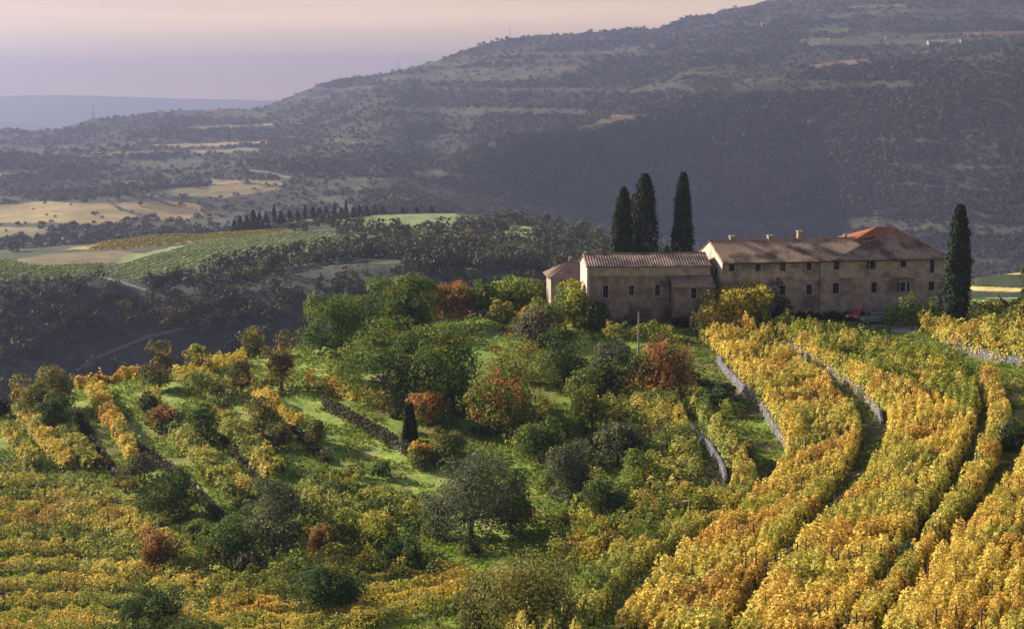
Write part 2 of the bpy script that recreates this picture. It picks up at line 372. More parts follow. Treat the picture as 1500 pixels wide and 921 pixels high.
def ground_colour(x, y, z):
    px, py = proj(x, y, z)
    n = fbm(x / 6, y / 6, 4, 21); n2 = fbm(x / 1.1, y / 1.1, 3, 23)
    C = np.empty(x.shape + (3,))
    near = np.array(GRASS)
    C[:] = near
    C *= (.75 + .6 * n2)[..., None]
    w = sstep(.52, .66, n)[..., None] * .7
    C = C * (1 - w) + np.array((.22, .20, .06)) * w * (.7 + .6 * n2)[..., None]
    st = np.zeros(x.shape)
    for pts, w_ in STRIPS: st = np.maximum(st, nearline(px, py, pts, w_ * 1.2 + 5) * 1.0)
    st = (st * (y < 300))[..., None]
    dry = sstep(.46, .62, fbm(x / 2.6, y / 4, 4, 27))[..., None] * .6
    C = C * (1 - st) + (np.array((.23, .31, .06)) * (1 - dry) + np.array((.30, .27, .10)) * dry) * st * (.55 + .8 * n2)[..., None]
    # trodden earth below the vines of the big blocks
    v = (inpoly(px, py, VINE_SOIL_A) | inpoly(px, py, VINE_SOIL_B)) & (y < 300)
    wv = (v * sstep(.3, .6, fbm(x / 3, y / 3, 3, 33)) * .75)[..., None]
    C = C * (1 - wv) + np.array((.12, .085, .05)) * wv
    d = inpoly(px, py, [(1400, 528), (1460, 540), (1560, 550), (1560, 600), (1490, 590), (1450, 560)]) & (y < 300)
    C[d] = np.array((.30, .2, .07)) * (.6 + .8 * n2[d])[..., None]
    # valley and hills
    f1 = sstep(285, 330, y)[..., None]
    n3 = fbm(x / 45, y / 45, 4, 31)
    mid = np.where((y > 735)[..., None], np.array((.05, .06, .032)), np.array((.055, .055, .05))) * (.6 + .8 * n3)[..., None]
    C = C * (1 - f1) + mid * f1
    f2 = sstep(1250, 1400, y)[..., None]
    n4 = fbm(x / 160, y / 220, 5, 41)
    n5 = fbm(x / 700, y / 900, 3, 43)
    hill = np.array((.017, .022, .014)) + sstep(.55, .65, n4)[..., None] * np.array((.016, .014, .006)) + sstep(.55, .7, n5)[..., None] * np.array((.012, .006, .002))  # mountain ground darkened in colour to stand for cloud shade
    band = sstep(.56, .64, noise(x / 380 + 3, z / 7.0, 47)) * sstep(.4, .55, fbm(x / 500, y / 500, 3, 49))
    hill = hill + band[..., None] * np.array((.035, .03, .016))
    C = C * (1 - f2) + hill * f2
    k = field_of(px, py, y)
    for i, (a, b, c, poly, st) in enumerate(FIELDS):
        m = k == i
        if m.any():
            cc = np.array(c) * (.72 + .55 * fbm(x[m] / (y[m] * .012), y[m] / (y[m] * .03), 3, 50 + i))[..., None]
            C[m] = cc
    for a, b, c, pts, w_ in ROADS:
        m = (y > a) & (y < b) & nearline(px, py, pts, w_)
        C[m] = c
    f3 = sstep(7500, 9500, y)[..., None]
    C = C * (1 - f3) + np.array((.12, .12, .1)) * (.6 + .8 * fbm(x / 900, y / 2500, 3, 61))[..., None] * f3
    lake = (y > 11200) & (y < 13800) & (noise(x / 9000 + 4, y / 9000, 99) > .45)
    C[lake] = (.5, .5, .5)  # shine of the lake painted as a pale matte grey
    return C
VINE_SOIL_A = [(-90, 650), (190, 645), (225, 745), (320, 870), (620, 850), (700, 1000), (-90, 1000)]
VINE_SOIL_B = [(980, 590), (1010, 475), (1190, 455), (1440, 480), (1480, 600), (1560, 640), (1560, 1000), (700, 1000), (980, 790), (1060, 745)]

def sheet(name, tcols, yrows, mat, mask=None):
    T, Y = np.meshgrid(tcols, yrows, indexing='ij'); X = T * Y
    Z = H(X, Y)
    C = ground_colour(X, Y, Z)
    nT, nY = X.shape
    V = np.stack([X, Y, Z], -1).reshape(-1, 3)
    i = np.arange(nT * nY).reshape(nT, nY)
    F = np.stack([i[:-1, :-1], i[1:, :-1], i[1:, 1:], i[:-1, 1:]], -1).reshape(-1, 4)
    o = mesh_np(name, V, F, mat, None, C.reshape(-1, 3), True)
    o['kind'] = 'structure'
    return X, Y, Z
def gmat(name, sc, bump, lo=.55, hi=1.35):
    m, nt, out = mat_new(name); L = nt.links.new
    a = N(nt, 'VertexColor', _layer_name='Col'); b = N(nt, 'BsdfPrincipled', Roughness=.95); b.inputs['Specular IOR Level'].default_value = .1
    tc = N(nt, 'TexCoord'); n = N(nt, 'TexNoise', Scale=sc, Detail=8.0, Roughness=.7); L(tc.outputs['Object'], n.inputs['Vector'])
    mr = N(nt, 'MapRange'); mr.inputs[1].default_value = .3; mr.inputs[2].default_value = .7; mr.inputs[3].default_value = lo; mr.inputs[4].default_value = hi
    mul = N(nt, 'VectorMath', _operation='SCALE')
    L(n.outputs[0], mr.inputs[0]); L(a.outputs[0], mul.inputs[0]); L(mr.outputs[0], mul.inputs[3]); L(mul.outputs[0], b.inputs['Base Color'])
    bp = N(nt, 'Bump', Strength=1.0, Distance=bump); L(n.outputs[0], bp.inputs['Height']); L(bp.outputs[0], b.inputs['Normal'])
    L(b.outputs[0], out.inputs[0]); return m
tn = np.r_[np.linspace(-1.3, -.46, 40), np.linspace(-.45, -.35, 60), np.linspace(-.348, .348, 900), np.linspace(.35, .45, 60), np.linspace(.46, 1.3, 40)]
tf = np.r_[np.linspace(-.75, -.46, 40), np.linspace(-.45, -.33, 90), np.linspace(-.3285, .3285, 960), np.linspace(.33, .45, 90), np.linspace(.46, .75, 40)]
rows_near = np.r_[np.geomspace(4.2, 88, 40), np.arange(90, 300, .5), np.arange(300, 345.1, 1.5)]
rows_mid = np.r_[345, np.geomspace(349, 640, 90), np.arange(641, 760, .6), np.geomspace(761, 1400, 190)]
rows_hill = np.geomspace(1400, 6300, 560)
rows_far = np.geomspace(6300, 20000, 200)
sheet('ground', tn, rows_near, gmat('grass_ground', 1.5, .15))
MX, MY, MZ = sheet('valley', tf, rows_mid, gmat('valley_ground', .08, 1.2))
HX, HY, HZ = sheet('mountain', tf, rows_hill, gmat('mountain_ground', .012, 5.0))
sheet('plain', tf[::3], rows_far, gmat('plain_ground', .001, 1.0, .8, 1.2))

# ------------------------------------------------------------------ far vegetation
def visible_points(X, Y, Z, n, dens):
    """points on the part of a sheet one can see, even over the picture, kept with probability dens(px,py,x,y)"""
    px, py = proj(X, Y, Z)
    run = np.minimum.accumulate(py, axis=1)
    vis = (py[:, 1:] <= run[:, :-1] - .0)
    w = np.where(vis, run[:, :-1] - run[:, 1:], 0)
    w += .02 * (py[:, 1:] < run[:, :-1] + 6)
    w[(np.abs(px[:, 1:] - 750) > 860)] = 0
    w = w.ravel(); c = np.cumsum(w); c /= c[-1]
    k = np.searchsorted(c, rng.random(n)); k = np.minimum(k, len(w) - 1)
    i = k // vis.shape[1]; j = k % vis.shape[1]
    a = rng.random(n); b = rng.random(n); i2 = np.minimum(i + 1, X.shape[0] - 1)
    y = Y[i, j] * (1 - b) + Y[i, j + 1] * b
    t0 = X[i, j] / Y[i, j]; t1 = X[i2, j] / Y[i2, j]
    x = (t0 * (1 - a) + t1 * a) * y
    z = H(x, y); qx, qy = proj(x, y, z)
    keep = rng.random(n) < dens(qx, qy, x, y)
    return x[keep], y[keep], z[keep], qx[keep], qy[keep]
_t = (1 + 5 ** .5) / 2
ICO = np.array([(-1, _t, 0), (1, _t, 0), (-1, -_t, 0), (1, -_t, 0), (0, -1, _t), (0, 1, _t), (0, -1, -_t), (0, 1, -_t), (_t, 0, -1), (_t, 0, 1), (-_t, 0, -1), (-_t, 0, 1)]) / 1.902
ICF = np.array([(0, 11, 5), (0, 5, 1), (0, 1, 7), (0, 7, 10), (0, 10, 11), (1, 5, 9), (5, 11, 4), (11, 10, 2), (10, 7, 6), (7, 1, 8), (3, 9, 4), (3, 4, 2), (3, 2, 6), (3, 6, 8), (3, 8, 9), (4, 9, 5), (2, 4, 11), (6, 2, 10), (8, 6, 7), (9, 8, 1)])
def far_trees(name, x, y, z, w, h, col, label, cat):
    n = len(x)
    V = ICO[None] * (1 + (rng.random((n, 12, 1)) - .5) * .5)
    V = V * np.stack([w, w, h], -1)[:, None] * .5
    V = V + np.stack([x, y, z + h * .35], -1)[:, None]
    F = (ICF[None] + (np.arange(n) * 12)[:, None, None]).reshape(-1, 3)
    C = np.repeat(col, 12, axis=0) * (.8 + .4 * rng.random((n * 12, 1)))
    o = mesh_np(name, V.reshape(-1, 3), F, M_FAR, None, C, True)
    return tag(o, label, cat, None, 'stuff')
def fcol(x, y, sc):
    a = fbm(x / sc, y / sc, 3, 71)[:, None]; b = noise(x / (sc * .3), y / (sc * .3), 72)[:, None]; r = rng.random((len(x), 1))
    c = np.array((.019, .027, .016)) * (1 - r * .35) + np.array((.022, .022, .006)) * r  # very dark forest colour paints in cloud shade over the mountain
    c = c + sstep(.5, .66, a) * np.array((.04, .027, .008)) * (r > .35)
    c = c + sstep(.6, .8, b) * np.array((.045, .03, .006)) * (r > .6)
    return c
def dens_hill(qx, qy, x, y):
    k = field_of(qx, qy, y)
    n4 = fbm(x / 160, y / 220, 5, 41)
    d = np.where(sstep(.52, .6, n4) > .5, .35, .95)
    zz_ = H(x, y); band = sstep(.56, .64, noise(x / 380 + 3, zz_ / 7.0, 47)) * sstep(.4, .55, fbm(x / 500, y / 500, 3, 49))
    d = np.where(band > .5, .1, d)
    d = np.where(k >= 0, .012, d)
    for a, b, c, pts, w_ in ROADS: d[(y > a) & (y < b) & nearline(qx, qy, pts, w_ + 1)] = 0
    return d
x, y, z, qx, qy = visible_points(HX, HY, HZ, 95000, dens_hill)
h = (3.5 + 6.5 * rng.random(len(x)) ** 1.6) * (.8 + .5 * noise(x / 90, y / 90, 5)) * (.75 + .25 * y / 3500)
print('mountain trees', len(x))

def leaf_quads(P, Nn, s, rnd=.7, asp=.8):
    """one small bent-free leaf face at each point P, facing about Nn, of size s -> V, F"""
    n = len(P)
    d = Nn + rng.normal(size=(n, 3)) * rnd
    d /= np.linalg.norm(d, axis=1, keepdims=True) + 1e-9
    a = np.cross(d, rng.normal(size=(n, 3))); a /= np.linalg.norm(a, axis=1, keepdims=True) + 1e-9
    b = np.cross(d, a)
    s = np.broadcast_to(np.asarray(s, float), (n,))[:, None] * (.65 + .7 * rng.random((n, 1))) * .5
    a = a * s; b = b * s * asp
    V = np.stack([P + a, P + b + d * s * .2, P - a, P - b + d * s * .2], 1).reshape(-1, 3)
    F = np.arange(n * 4).reshape(n, 4)
    return V, F
def clump_trees(name, x, y, z, w, h, col, k, label, cat, q=.42):
    n = len(x); u = rng.normal(size=(n, k, 3)); u /= np.linalg.norm(u, axis=2, keepdims=True); u[..., 2] = np.abs(u[..., 2]) * 1.1 - .25
    P = u * (.55 + .5 * rng.random((n, k, 1))) * np.stack([w, w, h], -1)[:, None] * .5 + np.stack([x, y, z + h * .3], -1)[:, None]
    V, F = leaf_quads(P.reshape(-1, 3), u.reshape(-1, 3), np.repeat(h * q, k), .35, .9)
    C = np.repeat(col, k, axis=0).reshape(n, k, 3) * (.65 + .7 * rng.random((n, k, 1)))
    o = mesh_np(name, V, F, M_FAR, None, np.repeat(C.reshape(-1, 3), 4, axis=0), False)
    return tag(o, label, cat, None, 'stuff')
cc = fcol(x, y, 420); nr = y < 2450
clump_trees('valley_woods', x[nr], y[nr], z[nr], h[nr] * 1.15, h[nr] * 1.05, cc[nr], 26, 'hedges and woods between the golden fields of the hazy valley', 'woods', .34)
fr_ = ~nr
clump_trees('mountain_woods', x[fr_], y[fr_], z[fr_], h[fr_] * 1.35, h[fr_], cc[fr_], 10, 'hazy autumn woods covering the long blue mountain behind the farm', 'woods', .55)
# leafy woods of the middle hill
WOODS = [ # polygon, kept density
 ([(205, 418), (300, 396), (430, 373), (590, 358), (592, 385), (470, 392), (330, 415), (215, 425)], 1.0),
 ([(590, 358), (640, 345), (720, 322), (800, 318), (893, 332), (893, 400), (800, 398), (590, 398)], .95),
 ([(430, 345), (470, 330), (590, 338), (700, 330), (760, 340), (700, 350), (590, 350), (540, 350)], .85),
 ([(-60, 412), (90, 412), (210, 430), (250, 440), (240, 470), (-60, 560)], .2),
 ([(590, 395), (920, 395), (920, 470), (620, 440)], .45),
 ([(230, 430), (600, 400), (600, 440), (240, 500)], .25),
 ([(920, 380), (1460, 380), (1460, 500), (920, 460)], .8),
]
def dens_mid(qx, qy, x, y):
    d = np.full(qx.shape, .04)
    for poly, v in WOODS: d[inpoly(qx, qy, poly)] = v
    k = field_of(qx, qy, y); d[k >= 0] = 0
    for a, b, c, pts, w_ in ROADS: d[nearline(qx, qy, pts, w_ + 2.5)] = 0
    d[(y < 520)] = 0
    return d
x, y, z, qx, qy = visible_points(MX, MY, MZ, 9500, dens_mid)
n = len(x)
h = (4.5 + 4.5 * rng.random(n)) * np.where(qy > 400, .7, 1)
w = h * (.8 + .5 * rng.random(n))
k = 95
u = rng.normal(size=(n, k, 3)); u /= np.linalg.norm(u, axis=2, keepdims=True)
lob = 1 + .25 * np.sin(u[..., 0] * 5 + x[:, None]) * np.sin(u[..., 1] * 5 + y[:, None]) + .2 * np.sin(u[..., 2] * 7 + x[:, None] * 3)
P = u * lob[..., None] * (.8 + .25 * rng.random((n, k, 1))) * np.stack([w, w, h], -1)[:, None] * .5 + np.stack([x, y, z + h * .45], -1)[:, None]
V, F = leaf_quads(P.reshape(-1, 3), u.reshape(-1, 3), np.repeat(h * .2, k), .45, .9)
a = noise(x / 25, y / 25, 81)[:, None]; r = rng.random((n, 1))
c = np.array((.06, .075, .035)) * (.7 + .5 * r) + sstep(.55, .8, a) * np.array((.1, .06, .01)) * (r > .4) + (rng.random((n, 1)) > .985) * np.array((.16, .10, .02))
C = np.repeat(c, k, axis=0).reshape(n, k, 3) * (.7 + .6 * rng.random((n, k, 1)))
o = mesh_np('hillside_woods', V, F, M_FAR, None, np.repeat(C.reshape(-1, 3), 4, axis=0), False)
tag(o, 'mixed autumn woods and thickets over the middle hill between the green fields', 'woods', None, 'stuff')

# low vine rows on the two vineyards of the middle hill
for fi, (x0, x1, stp, sx_, colr, lab) in enumerate(((-190.0, -60.0, 4.6, .06, (.32, .36, .15), 'low green vine row on the middle hill slope above the dark hedge'), (-300.0, -110.0, 4.8, .16, (.34, .28, .06), 'low golden vine row along the crest of the middle hill'), (-330.0, -170.0, 4.6, .12, (.27, .31, .12), 'low green vine row at the left end of the middle hill'))):
    poly = FIELDS[(2, 0, 3)[fi]][3]
    for xr in np.arange(x0, x1, stp):
        yy = np.arange(700, 1100, .6); xx = xr + (yy - 850) * sx_; zz = H(xx, yy); qx, qy = proj(xx, yy, zz)
        m = inpoly(qx, qy, poly)
        if m.sum() < 14: continue
        runs = np.split(np.arange(len(m)), np.where(np.diff(m.astype(int)) != 0)[0] + 1); best = max((r_ for r_ in runs if m[r_[0]]), key=len); m = np.zeros(len(m), bool); m[best] = True
        if m.sum() < 14: continue
        yy, xx, zz = [np.repeat(v[m], 4) for v in (yy, xx, zz)]; n = len(xx)
        P = np.stack([xx + rng.normal(size=n) * .25, yy + rng.normal(size=n) * .3, zz + .3 + 1.1 * rng.random(n)], 1); b0 = P[0].copy(); b0[2] = zz[0]
        V, F = leaf_quads(P - b0, np.tile([(0, 0, .6)], (n, 1)), 1.1, .8)
        o = mesh_np('vine_row', V, F, M_FAR, None, np.repeat(np.array(colr) * (.6 + .8 * rng.random((n, 1))), 4, axis=0)); o.location = [float(v) for v in b0]
        tag(o, lab, 'vine row', ('vine rows of the green middle hill vineyard', 'vine rows of the golden middle hill vineyard', 'vine rows at the left end of the middle hill')[fi])
# ------------------------------------------------------------------ near trees
PAL = {  # main, second, share of second, clump accent, share
 'green':  ((.065, .12, .035), (.105, .15, .035), .3, (.17, .17, .04), .05),
 'dark':   ((.04, .075, .03), (.075, .11, .035), .3, (.11, .12, .03), .05),
 'olive':  ((.10, .115, .085), (.07, .09, .06), .4, (.14, .15, .06), .1),
 'dull':   ((.10, .12, .045), (.15, .14, .045), .35, (.22, .18, .04), .1),
 'brown':  ((.12, .09, .05), (.09, .10, .04), .4, (.28, .19, .04), .15),
 'red':    ((.31, .14, .06), (.20, .13, .05), .35, (.09, .11, .035), .2),
 'orange': ((.22, .20, .05), (.13, .17, .045), .45, (.40, .17, .06), .1),
 'yellow': ((.42, .35, .06), (.22, .25, .045), .35, (.46, .25, .05), .15),
 'lime':   ((.24, .27, .05), (.12, .17, .04), .4, (.38, .32, .05), .15),
 'grey':   ((.13, .115, .10), (.09, .09, .065), .4, (.16, .15, .07), .1),
 'black':  ((.02, .03, .016), (.03, .045, .02), .3, (.06, .08, .025), .03),
}
def crown_points(w, h, nl, lobes, gap=.33, rag=.3):
    """points through a crown w wide and h high standing on z=0; returns P, outward, clump id value"""
    Ps, Ns, Cs = [], [], []
    seed = rng.random() * 100
    tot = sum(l[3] ** 2 for l in lobes)
    for (cx, cy_, cz, r) in lobes:
        n = int(nl * r * r / tot)
        u = rng.normal(size=(n, 3)); u /= np.linalg.norm(u, axis=1, keepdims=True)
        u[:, 2] = np.where(u[:, 2] < -.8, -u[:, 2], u[:, 2])
        rr = r * (1 - rag * .8 + rag * 1.1 * noise3(u * 2.3 + seed + cx, 1.0, 5) + rag * .9 * noise3(u * 6 + seed + cy_, 1.0, 6)) * np.clip(1 - np.abs(rng.normal(size=n)) * .22, .25, 1.1)
        P = u * rr[:, None] * np.array([1, 1, .85]) + np.array([cx, cy_, cz])
        cl = noise3(P + seed, 1.3 / max(.5, r * .55), 9)
        bite = noise3(P * np.array([1, 1, 1.25]) + seed * 3, 3.4 / max(w, 1.5), 31)
        keep = (cl > gap * (.55 + .9 * rng.random(n))) & (bite > .37 + .08 * (rng.random(n) - .5))
        Ps.append(P[keep]); Ns.append(u[keep]); Cs.append(cl[keep])
    return np.vstack(Ps), np.vstack(Ns), np.concatenate(Cs)
def make_lobes(w, h, k, low=.3, flat=1.0):
    L = []
    low *= .45; rx = w * .61; rz = h * (1 - low) * .56; cz = h * (low + (1 - low) * .5)
    r0 = min(rx, rz * 1.2)
    L.append((rng.normal() * rx * .12, rng.normal() * rx * .12, cz - rz * .1, r0 * .62))
    for i in range(4):
        a = i * 1.571 + rng.random(); L.append((math.cos(a) * rx * .5, math.sin(a) * rx * .5, h * low + r0 * (.3 + .2 * rng.random()), r0 * (.36 + .12 * rng.random())))
    for i in range(k):
        a = i * 2.399 + rng.random() * .8; q = math.sqrt((i + .6) / k) * (.8 + .4 * rng.random()); zz = (rng.random() * 2 - 1) * (1.15 if i % 3 else .9)
        r = r0 * (.24 + .36 * rng.random() ** 1.3)
        L.append((math.cos(a) * (rx - r) * q, math.sin(a) * (rx - r) * q, cz + zz * max(.05, rz - r * .8) * (1.05 - .5 * q), r))
    return L
def tint(P, cl, pal, shade=.28):
    m, s, ps, ac, pa = PAL[pal]; n = len(P); off = rng.random() * 50
    f = noise3(P + off, .55, 3); r = rng.random(n)
    C = np.where((f > 1 - ps - .12)[:, None] | (r < .2)[:, None], np.array(s), np.array(m))
    g = noise3(P + off * 2, .8, 13)
    C = np.where(((g > .63 - pa * .45) & (r > .3))[:, None], np.array(ac), C)
    hl = noise3(P + off * 3, 1.1, 23)[:, None]
    return C * (.7 + .9 * hl) * (1 - shade + 2 * shade * rng.random((n, 1)))
tree_n = 0
def build_tree(base, w, h, pal, label, cat='tree', name='broadleaf_tree', group=None, leaves=None, low=.25, leaf=None, k=11, rag=.35, gap=.36, trunk=True, lobes=None):
    global tree_n; tree_n += 1
    d = math.hypot(base[0], base[1])
    leaf = leaf or max(.22, d * .00155)
    L = lobes or make_lobes(w, h, k, low)
    area = sum(4 * math.pi * l[3] ** 2 for l in L)
    nl = leaves or int(min(12000, max(500, area / (leaf * leaf) * 1.25)))
    P, U, cl = crown_points(w, h, nl, L, gap, rag)
    C = tint(P, cl, pal)
    V, F = leaf_quads(P, U, leaf, .5)
    root = empty(name, base, label, cat, group)
    mesh_np('crown', V, F, M_LEAF, root, np.repeat(C, 4, axis=0))
    if trunk:
        mb = MB(); r0 = max(.09, h * .028); zt = max(.35, L[0][2] * .75)
        lean = Vector((random.uniform(-.12, .12) * h * .5, random.uniform(-.1, .1) * h * .5, 0))
        top = Vector((L[0][0], L[0][1], zt)) + lean * .3
        mb.tube([Vector((0, 0, -.4)), Vector((0, 0, .15)), Vector((0, 0, 0)).lerp(top, .5) + lean * .3, top], [r0 * 1.5, r0 * 1.1, r0 * .85, r0 * .6], 8)
        for l in L[1:7]:
            e = Vector(l[:3]) * .95; s = Vector((0, 0, 0)).lerp(top, .45 + random.random() * .4)
            mid = s.lerp(e, .5) + Vector((0, 0, h * .04))
            mb.tube([s, mid, e], [r0 * .5, r0 * .33, r0 * .12], 6)
        mb.build('trunk', M_BARK, root, True)
    return root
def px_tree(cx, top, base, w, pal, label, **kw):
    label = label
    b = kw.pop('b', None)
    g = ground(cx, base) if b is None else b
    s = g[1] / FPX * 1.0
    h = (base - top) * s * 1.02
    return build_tree(g, w * s, max(.8, h), pal, label, **kw)
def behind(px, py, Y):
    """ground point at column px and depth Y (for things whose foot is hidden)"""
    t, _ = ray(px, py); return np.array([t * Y, Y, float(H(t * Y, Y))])
def hid_tree(cx, top, Y, w, pal, label, **kw):
    g = behind(cx, top, Y); t = at(cx, top, Y)
    s = Y / FPX
    return build_tree(g, w * s, max(1, t[2] - g[2]), pal, label, **kw)

T = px_tree
T(66, 537, 608, 92, 'dull', 'wide dull green tree on the crest at the far left edge', low=.12, k=12)
T(80, 571, 634, 56, 'dark', 'dense green bushy tree in front of the wide dull green tree', low=.08)
T(2, 580, 612, 30, 'black', 'almost black clipped bush cut by the left edge of the picture', cat='bush', name='bush', low=0, rag=.15)
T(38, 560, 600, 40, 'brown', 'thin brownish tree left of the wide dull green tree')
T(232, 497, 572, 46, 'brown', 'tall dark brownish tree on the crest among golden vines', low=.15)
T(291, 499, 546, 40, 'lime', 'small sparse pale green tree on the crest beside golden vines', low=.2, gap=.42)
T(370, 463, 509, 37, 'dull', 'small round tree standing alone against the dark valley', low=.12)
T(413, 485, 572, 54, 'brown', 'tall dark brown-green tree at the head of the second grass strip', low=.12, k=12)
T(216, 572, 610, 34, 'dark', 'dark green tree half way along the left vine terrace', low=.1)
T(238, 586, 630, 50, 'red', 'low rust red bush between left vine terraces', cat='bush', name='bush', low=.02)
T(303, 574, 650, 46, 'dark', 'dark ivy covered bush standing upright beside a grass strip', cat='bush', name='bush', low=.02)
T(322, 572, 618, 30, 'brown', 'thin brown tree right behind the ivy covered bush')
T(353, 527, 575, 40, 'brown', 'brownish small tree at the top of the third grass strip', low=.1)
T(385, 578, 640, 54, 'dull', 'spreading dark tree with yellow tips between two grass strips', low=.08, k=11)
T(408, 612, 655, 38, 'brown', 'rusty brown bush below the spreading dark tree', cat='bush', name='bush', low=.05)
T(462, 612, 650, 30, 'dull', 'small grey-green tree at the lower end of a grass strip', low=.08)
T(240, 671, 762, 86, 'dark', 'round dark green tree standing above the left vine rows', low=.06, k=14, rag=.25)
T(204, 655, 705, 56, 'grey', 'grey leafless looking shrub left of the round dark green tree', cat='shrub', name='shrub', gap=.42)
T(185, 690, 720, 40, 'brown', 'low brown shrub at the upper end of the left vine rows', cat='shrub', name='shrub', low=.02)
T(238, 765, 842, 72, 'red', 'rust red and green small tree below the round dark green tree', low=.1, k=10)
T(290, 755, 800, 50, 'orange', 'small orange tree right of the rust red one', low=.05)
T(332, 752, 832, 82, 'green', 'open green tree with a visible stem beside a grassy patch', low=.15, k=11)
T(402, 688, 822, 98, 'olive', 'large grey-blue olive tree at the lower left', cat='olive tree', name='olive_tree', low=.1, k=15, gap=.4)
T(450, 720, 800, 60, 'dark', 'dark tree tucked right behind the large grey-blue olive tree', low=.05)
T(366, 800, 842, 58, 'grey', 'low grey shrub in front of the large grey-blue olive tree', cat='shrub', name='shrub', low=.02, gap=.42)
T(222, 852, 925, 104, 'dark', 'broad dark green bush among vine rows at the bottom edge', cat='bush', name='bush', low=0, k=13)
T(483, 806, 908, 98, 'dark', 'dense dark green tree among yellow-green rows near the bottom edge', low=.04, k=14)
T(500, 742, 806, 78, 'lime', 'yellow-green bush with reddish leaves above the dense dark green tree', cat='bush', name='bush', low=.02, k=10)
T(470, 760, 812, 46, 'red', 'reddish shrub left of the yellow-green bush', cat='shrub', name='shrub', low=.02)
T(560, 735, 812, 70, 'lime', 'tall yellow-green bush left of the big dark olive', cat='bush', name='bush', low=.03, k=10)
T(592, 770, 830, 60, 'dark', 'dark bush between the tall yellow-green bush and the big olive', cat='bush', name='bush', low=0)
# big green group
T(484, 424, 532, 92, 'green', 'leftmost of the big green trees beside the grass strip', low=.03, k=15, rag=.3)
T(540, 405, 505, 98, 'green', 'big green tree at the top left of the green group, against the valley', low=.05, k=14)
T(598, 403, 492, 92, 'green', 'big green tree just left of the rust red tree', low=.05, k=14)
T(562, 462, 592, 122, 'green', 'large round green tree in the lower row of the green group', low=.03, k=18)
T(612, 470, 600, 88, 'dark', 'deep green tree between the two large round green trees', low=.02, k=12)
T(664, 455, 606, 118, 'green', 'large full green tree at the right of the green group', low=.03, k=18)
T(500, 505, 560, 44, 'lime', 'small yellow-green tree at the edge of the green group', low=.03)
T(660, 403, 468, 76, 'red', 'round rust red tree on the crest right of the green trees', low=.03, k=13, rag=.25)
T(709, 397, 456, 54, 'green', 'mid green tree right behind the rust red tree', low=.05)
T(755, 396, 462, 70, 'lime', 'pale yellow-green tree with open crown left of the pink roof', low=.05, k=12)
T(792, 382, 440, 46, 'dull', 'dull green tree behind the pale yellow-green tree')
T(795, 430, 492, 66, 'orange', 'tawny tree below the low house with the pink roof', low=.03, k=12)
T(842, 405, 478, 66, 'lime', 'yellow-green tree growing against the sunlit gable', low=.03, k=12)
T(868, 430, 482, 50, 'dark', 'dark green tree against the shaded wall of the left wing', low=.02)
T(780, 447, 505, 62, 'grey', 'grey bare branched tree below the tawny tree', low=.05, gap=.43)
T(735, 440, 484, 40, 'dull', 'small dull tree at the end of the bright lawn')
T(752, 484, 640, 112, 'orange', 'tall orange and green tree with scarlet patches in the hollow', low=.2, k=18, gap=.38)
T(716, 540, 636, 64, 'orange', 'tawny tree with a forked bare stem below the scarlet patches', low=.3, k=10)
T(826, 474, 566, 78, 'dark', 'dark green tree right of the tall orange tree', low=.08, k=12)
T(860, 520, 590, 60, 'green', 'green bush tree left of the grey-blue olive', low=.05)
T(896, 496, 582, 72, 'olive', 'grey-blue olive tree below the left wing', cat='olive tree', name='olive_tree', low=.2, k=12, gap=.4)
T(970, 484, 584, 92, 'red', 'orange-red tree with dark branches standing at the vine edge', low=.2, k=16, gap=.43)
T(626, 560, 622, 62, 'orange', 'reddish brown small tree below the large full green tree', low=.08)
T(657, 618, 682, 54, 'dull', 'small dull green tree at the end of the broad grass strip', low=.03)
T(618, 640, 676, 36, 'yellow', 'small bright yellow bush by the ivy covered pillar', cat='bush', name='bush', low=0)
T(690, 652, 802, 134, 'olive', 'big dark olive tree in the middle of the hollow', cat='olive tree', name='olive_tree', low=.16, k=20, gap=.4)
T(748, 668, 784, 80, 'dark', 'dark tree merging with the right side of the big dark olive', low=.08, k=12)
T(640, 700, 790, 56, 'dark', 'dark bushy tree at the left foot of the big dark olive', low=.03)
T(790, 610, 680, 74, 'green', 'green shrubby tree in the middle of the hollow', low=.03, k=11)
T(834, 640, 742, 76, 'olive', 'olive tree with a dark stem in the centre of the hollow', cat='olive tree', name='olive_tree', low=.2, k=12, gap=.4)
T(905, 598, 684, 74, 'olive', 'dull olive tree left of the white trellis beams', cat='olive tree', name='olive_tree', low=.12, k=12)
T(868, 560, 626, 64, 'lime', 'yellow-green shrubby tree above the dull olive tree', low=.02)
T(940, 640, 720, 50, 'lime', 'yellow-green thicket tree left of the trellis beams', low=.02)
T(968, 700, 770, 46, 'orange', 'tawny climber clad tree below the trellis beams', low=.02)
T(1030, 704, 764, 42, 'lime', 'green climber clad tree right of the lowest trellis beam', low=.02)
T(890, 690, 770, 66, 'dark', 'dark green tree between the centre olive and the golden rows', low=.05)
T(866, 745, 808, 60, 'yellow', 'golden orange bush at the inner end of the golden rows', cat='bush', name='bush', low=.0)
T(775, 795, 935, 150, 'dull', 'large speckled olive green tree at the bottom centre', low=.03, k=20, gap=.39)
T(702, 830, 925, 70, 'dull', 'smaller speckled green tree left of the large bottom centre tree', low=.02, k=11)
T(1080, 408, 474, 98, 'yellow', 'yellow and orange tree in front of the farmhouse corner', low=.02, k=14)
T(1132, 402, 466, 44, 'black', 'dark green tree against the farmhouse wall', low=.02)
T(1056, 560, 600, 50, 'dark', 'dark shrub in the shade of the upper terrace', cat='shrub', name='shrub', low=0)
T(1085, 640, 678, 40, 'brown', 'brownish shrub on the shaded terrace', cat='shrub', name='shrub', low=0)
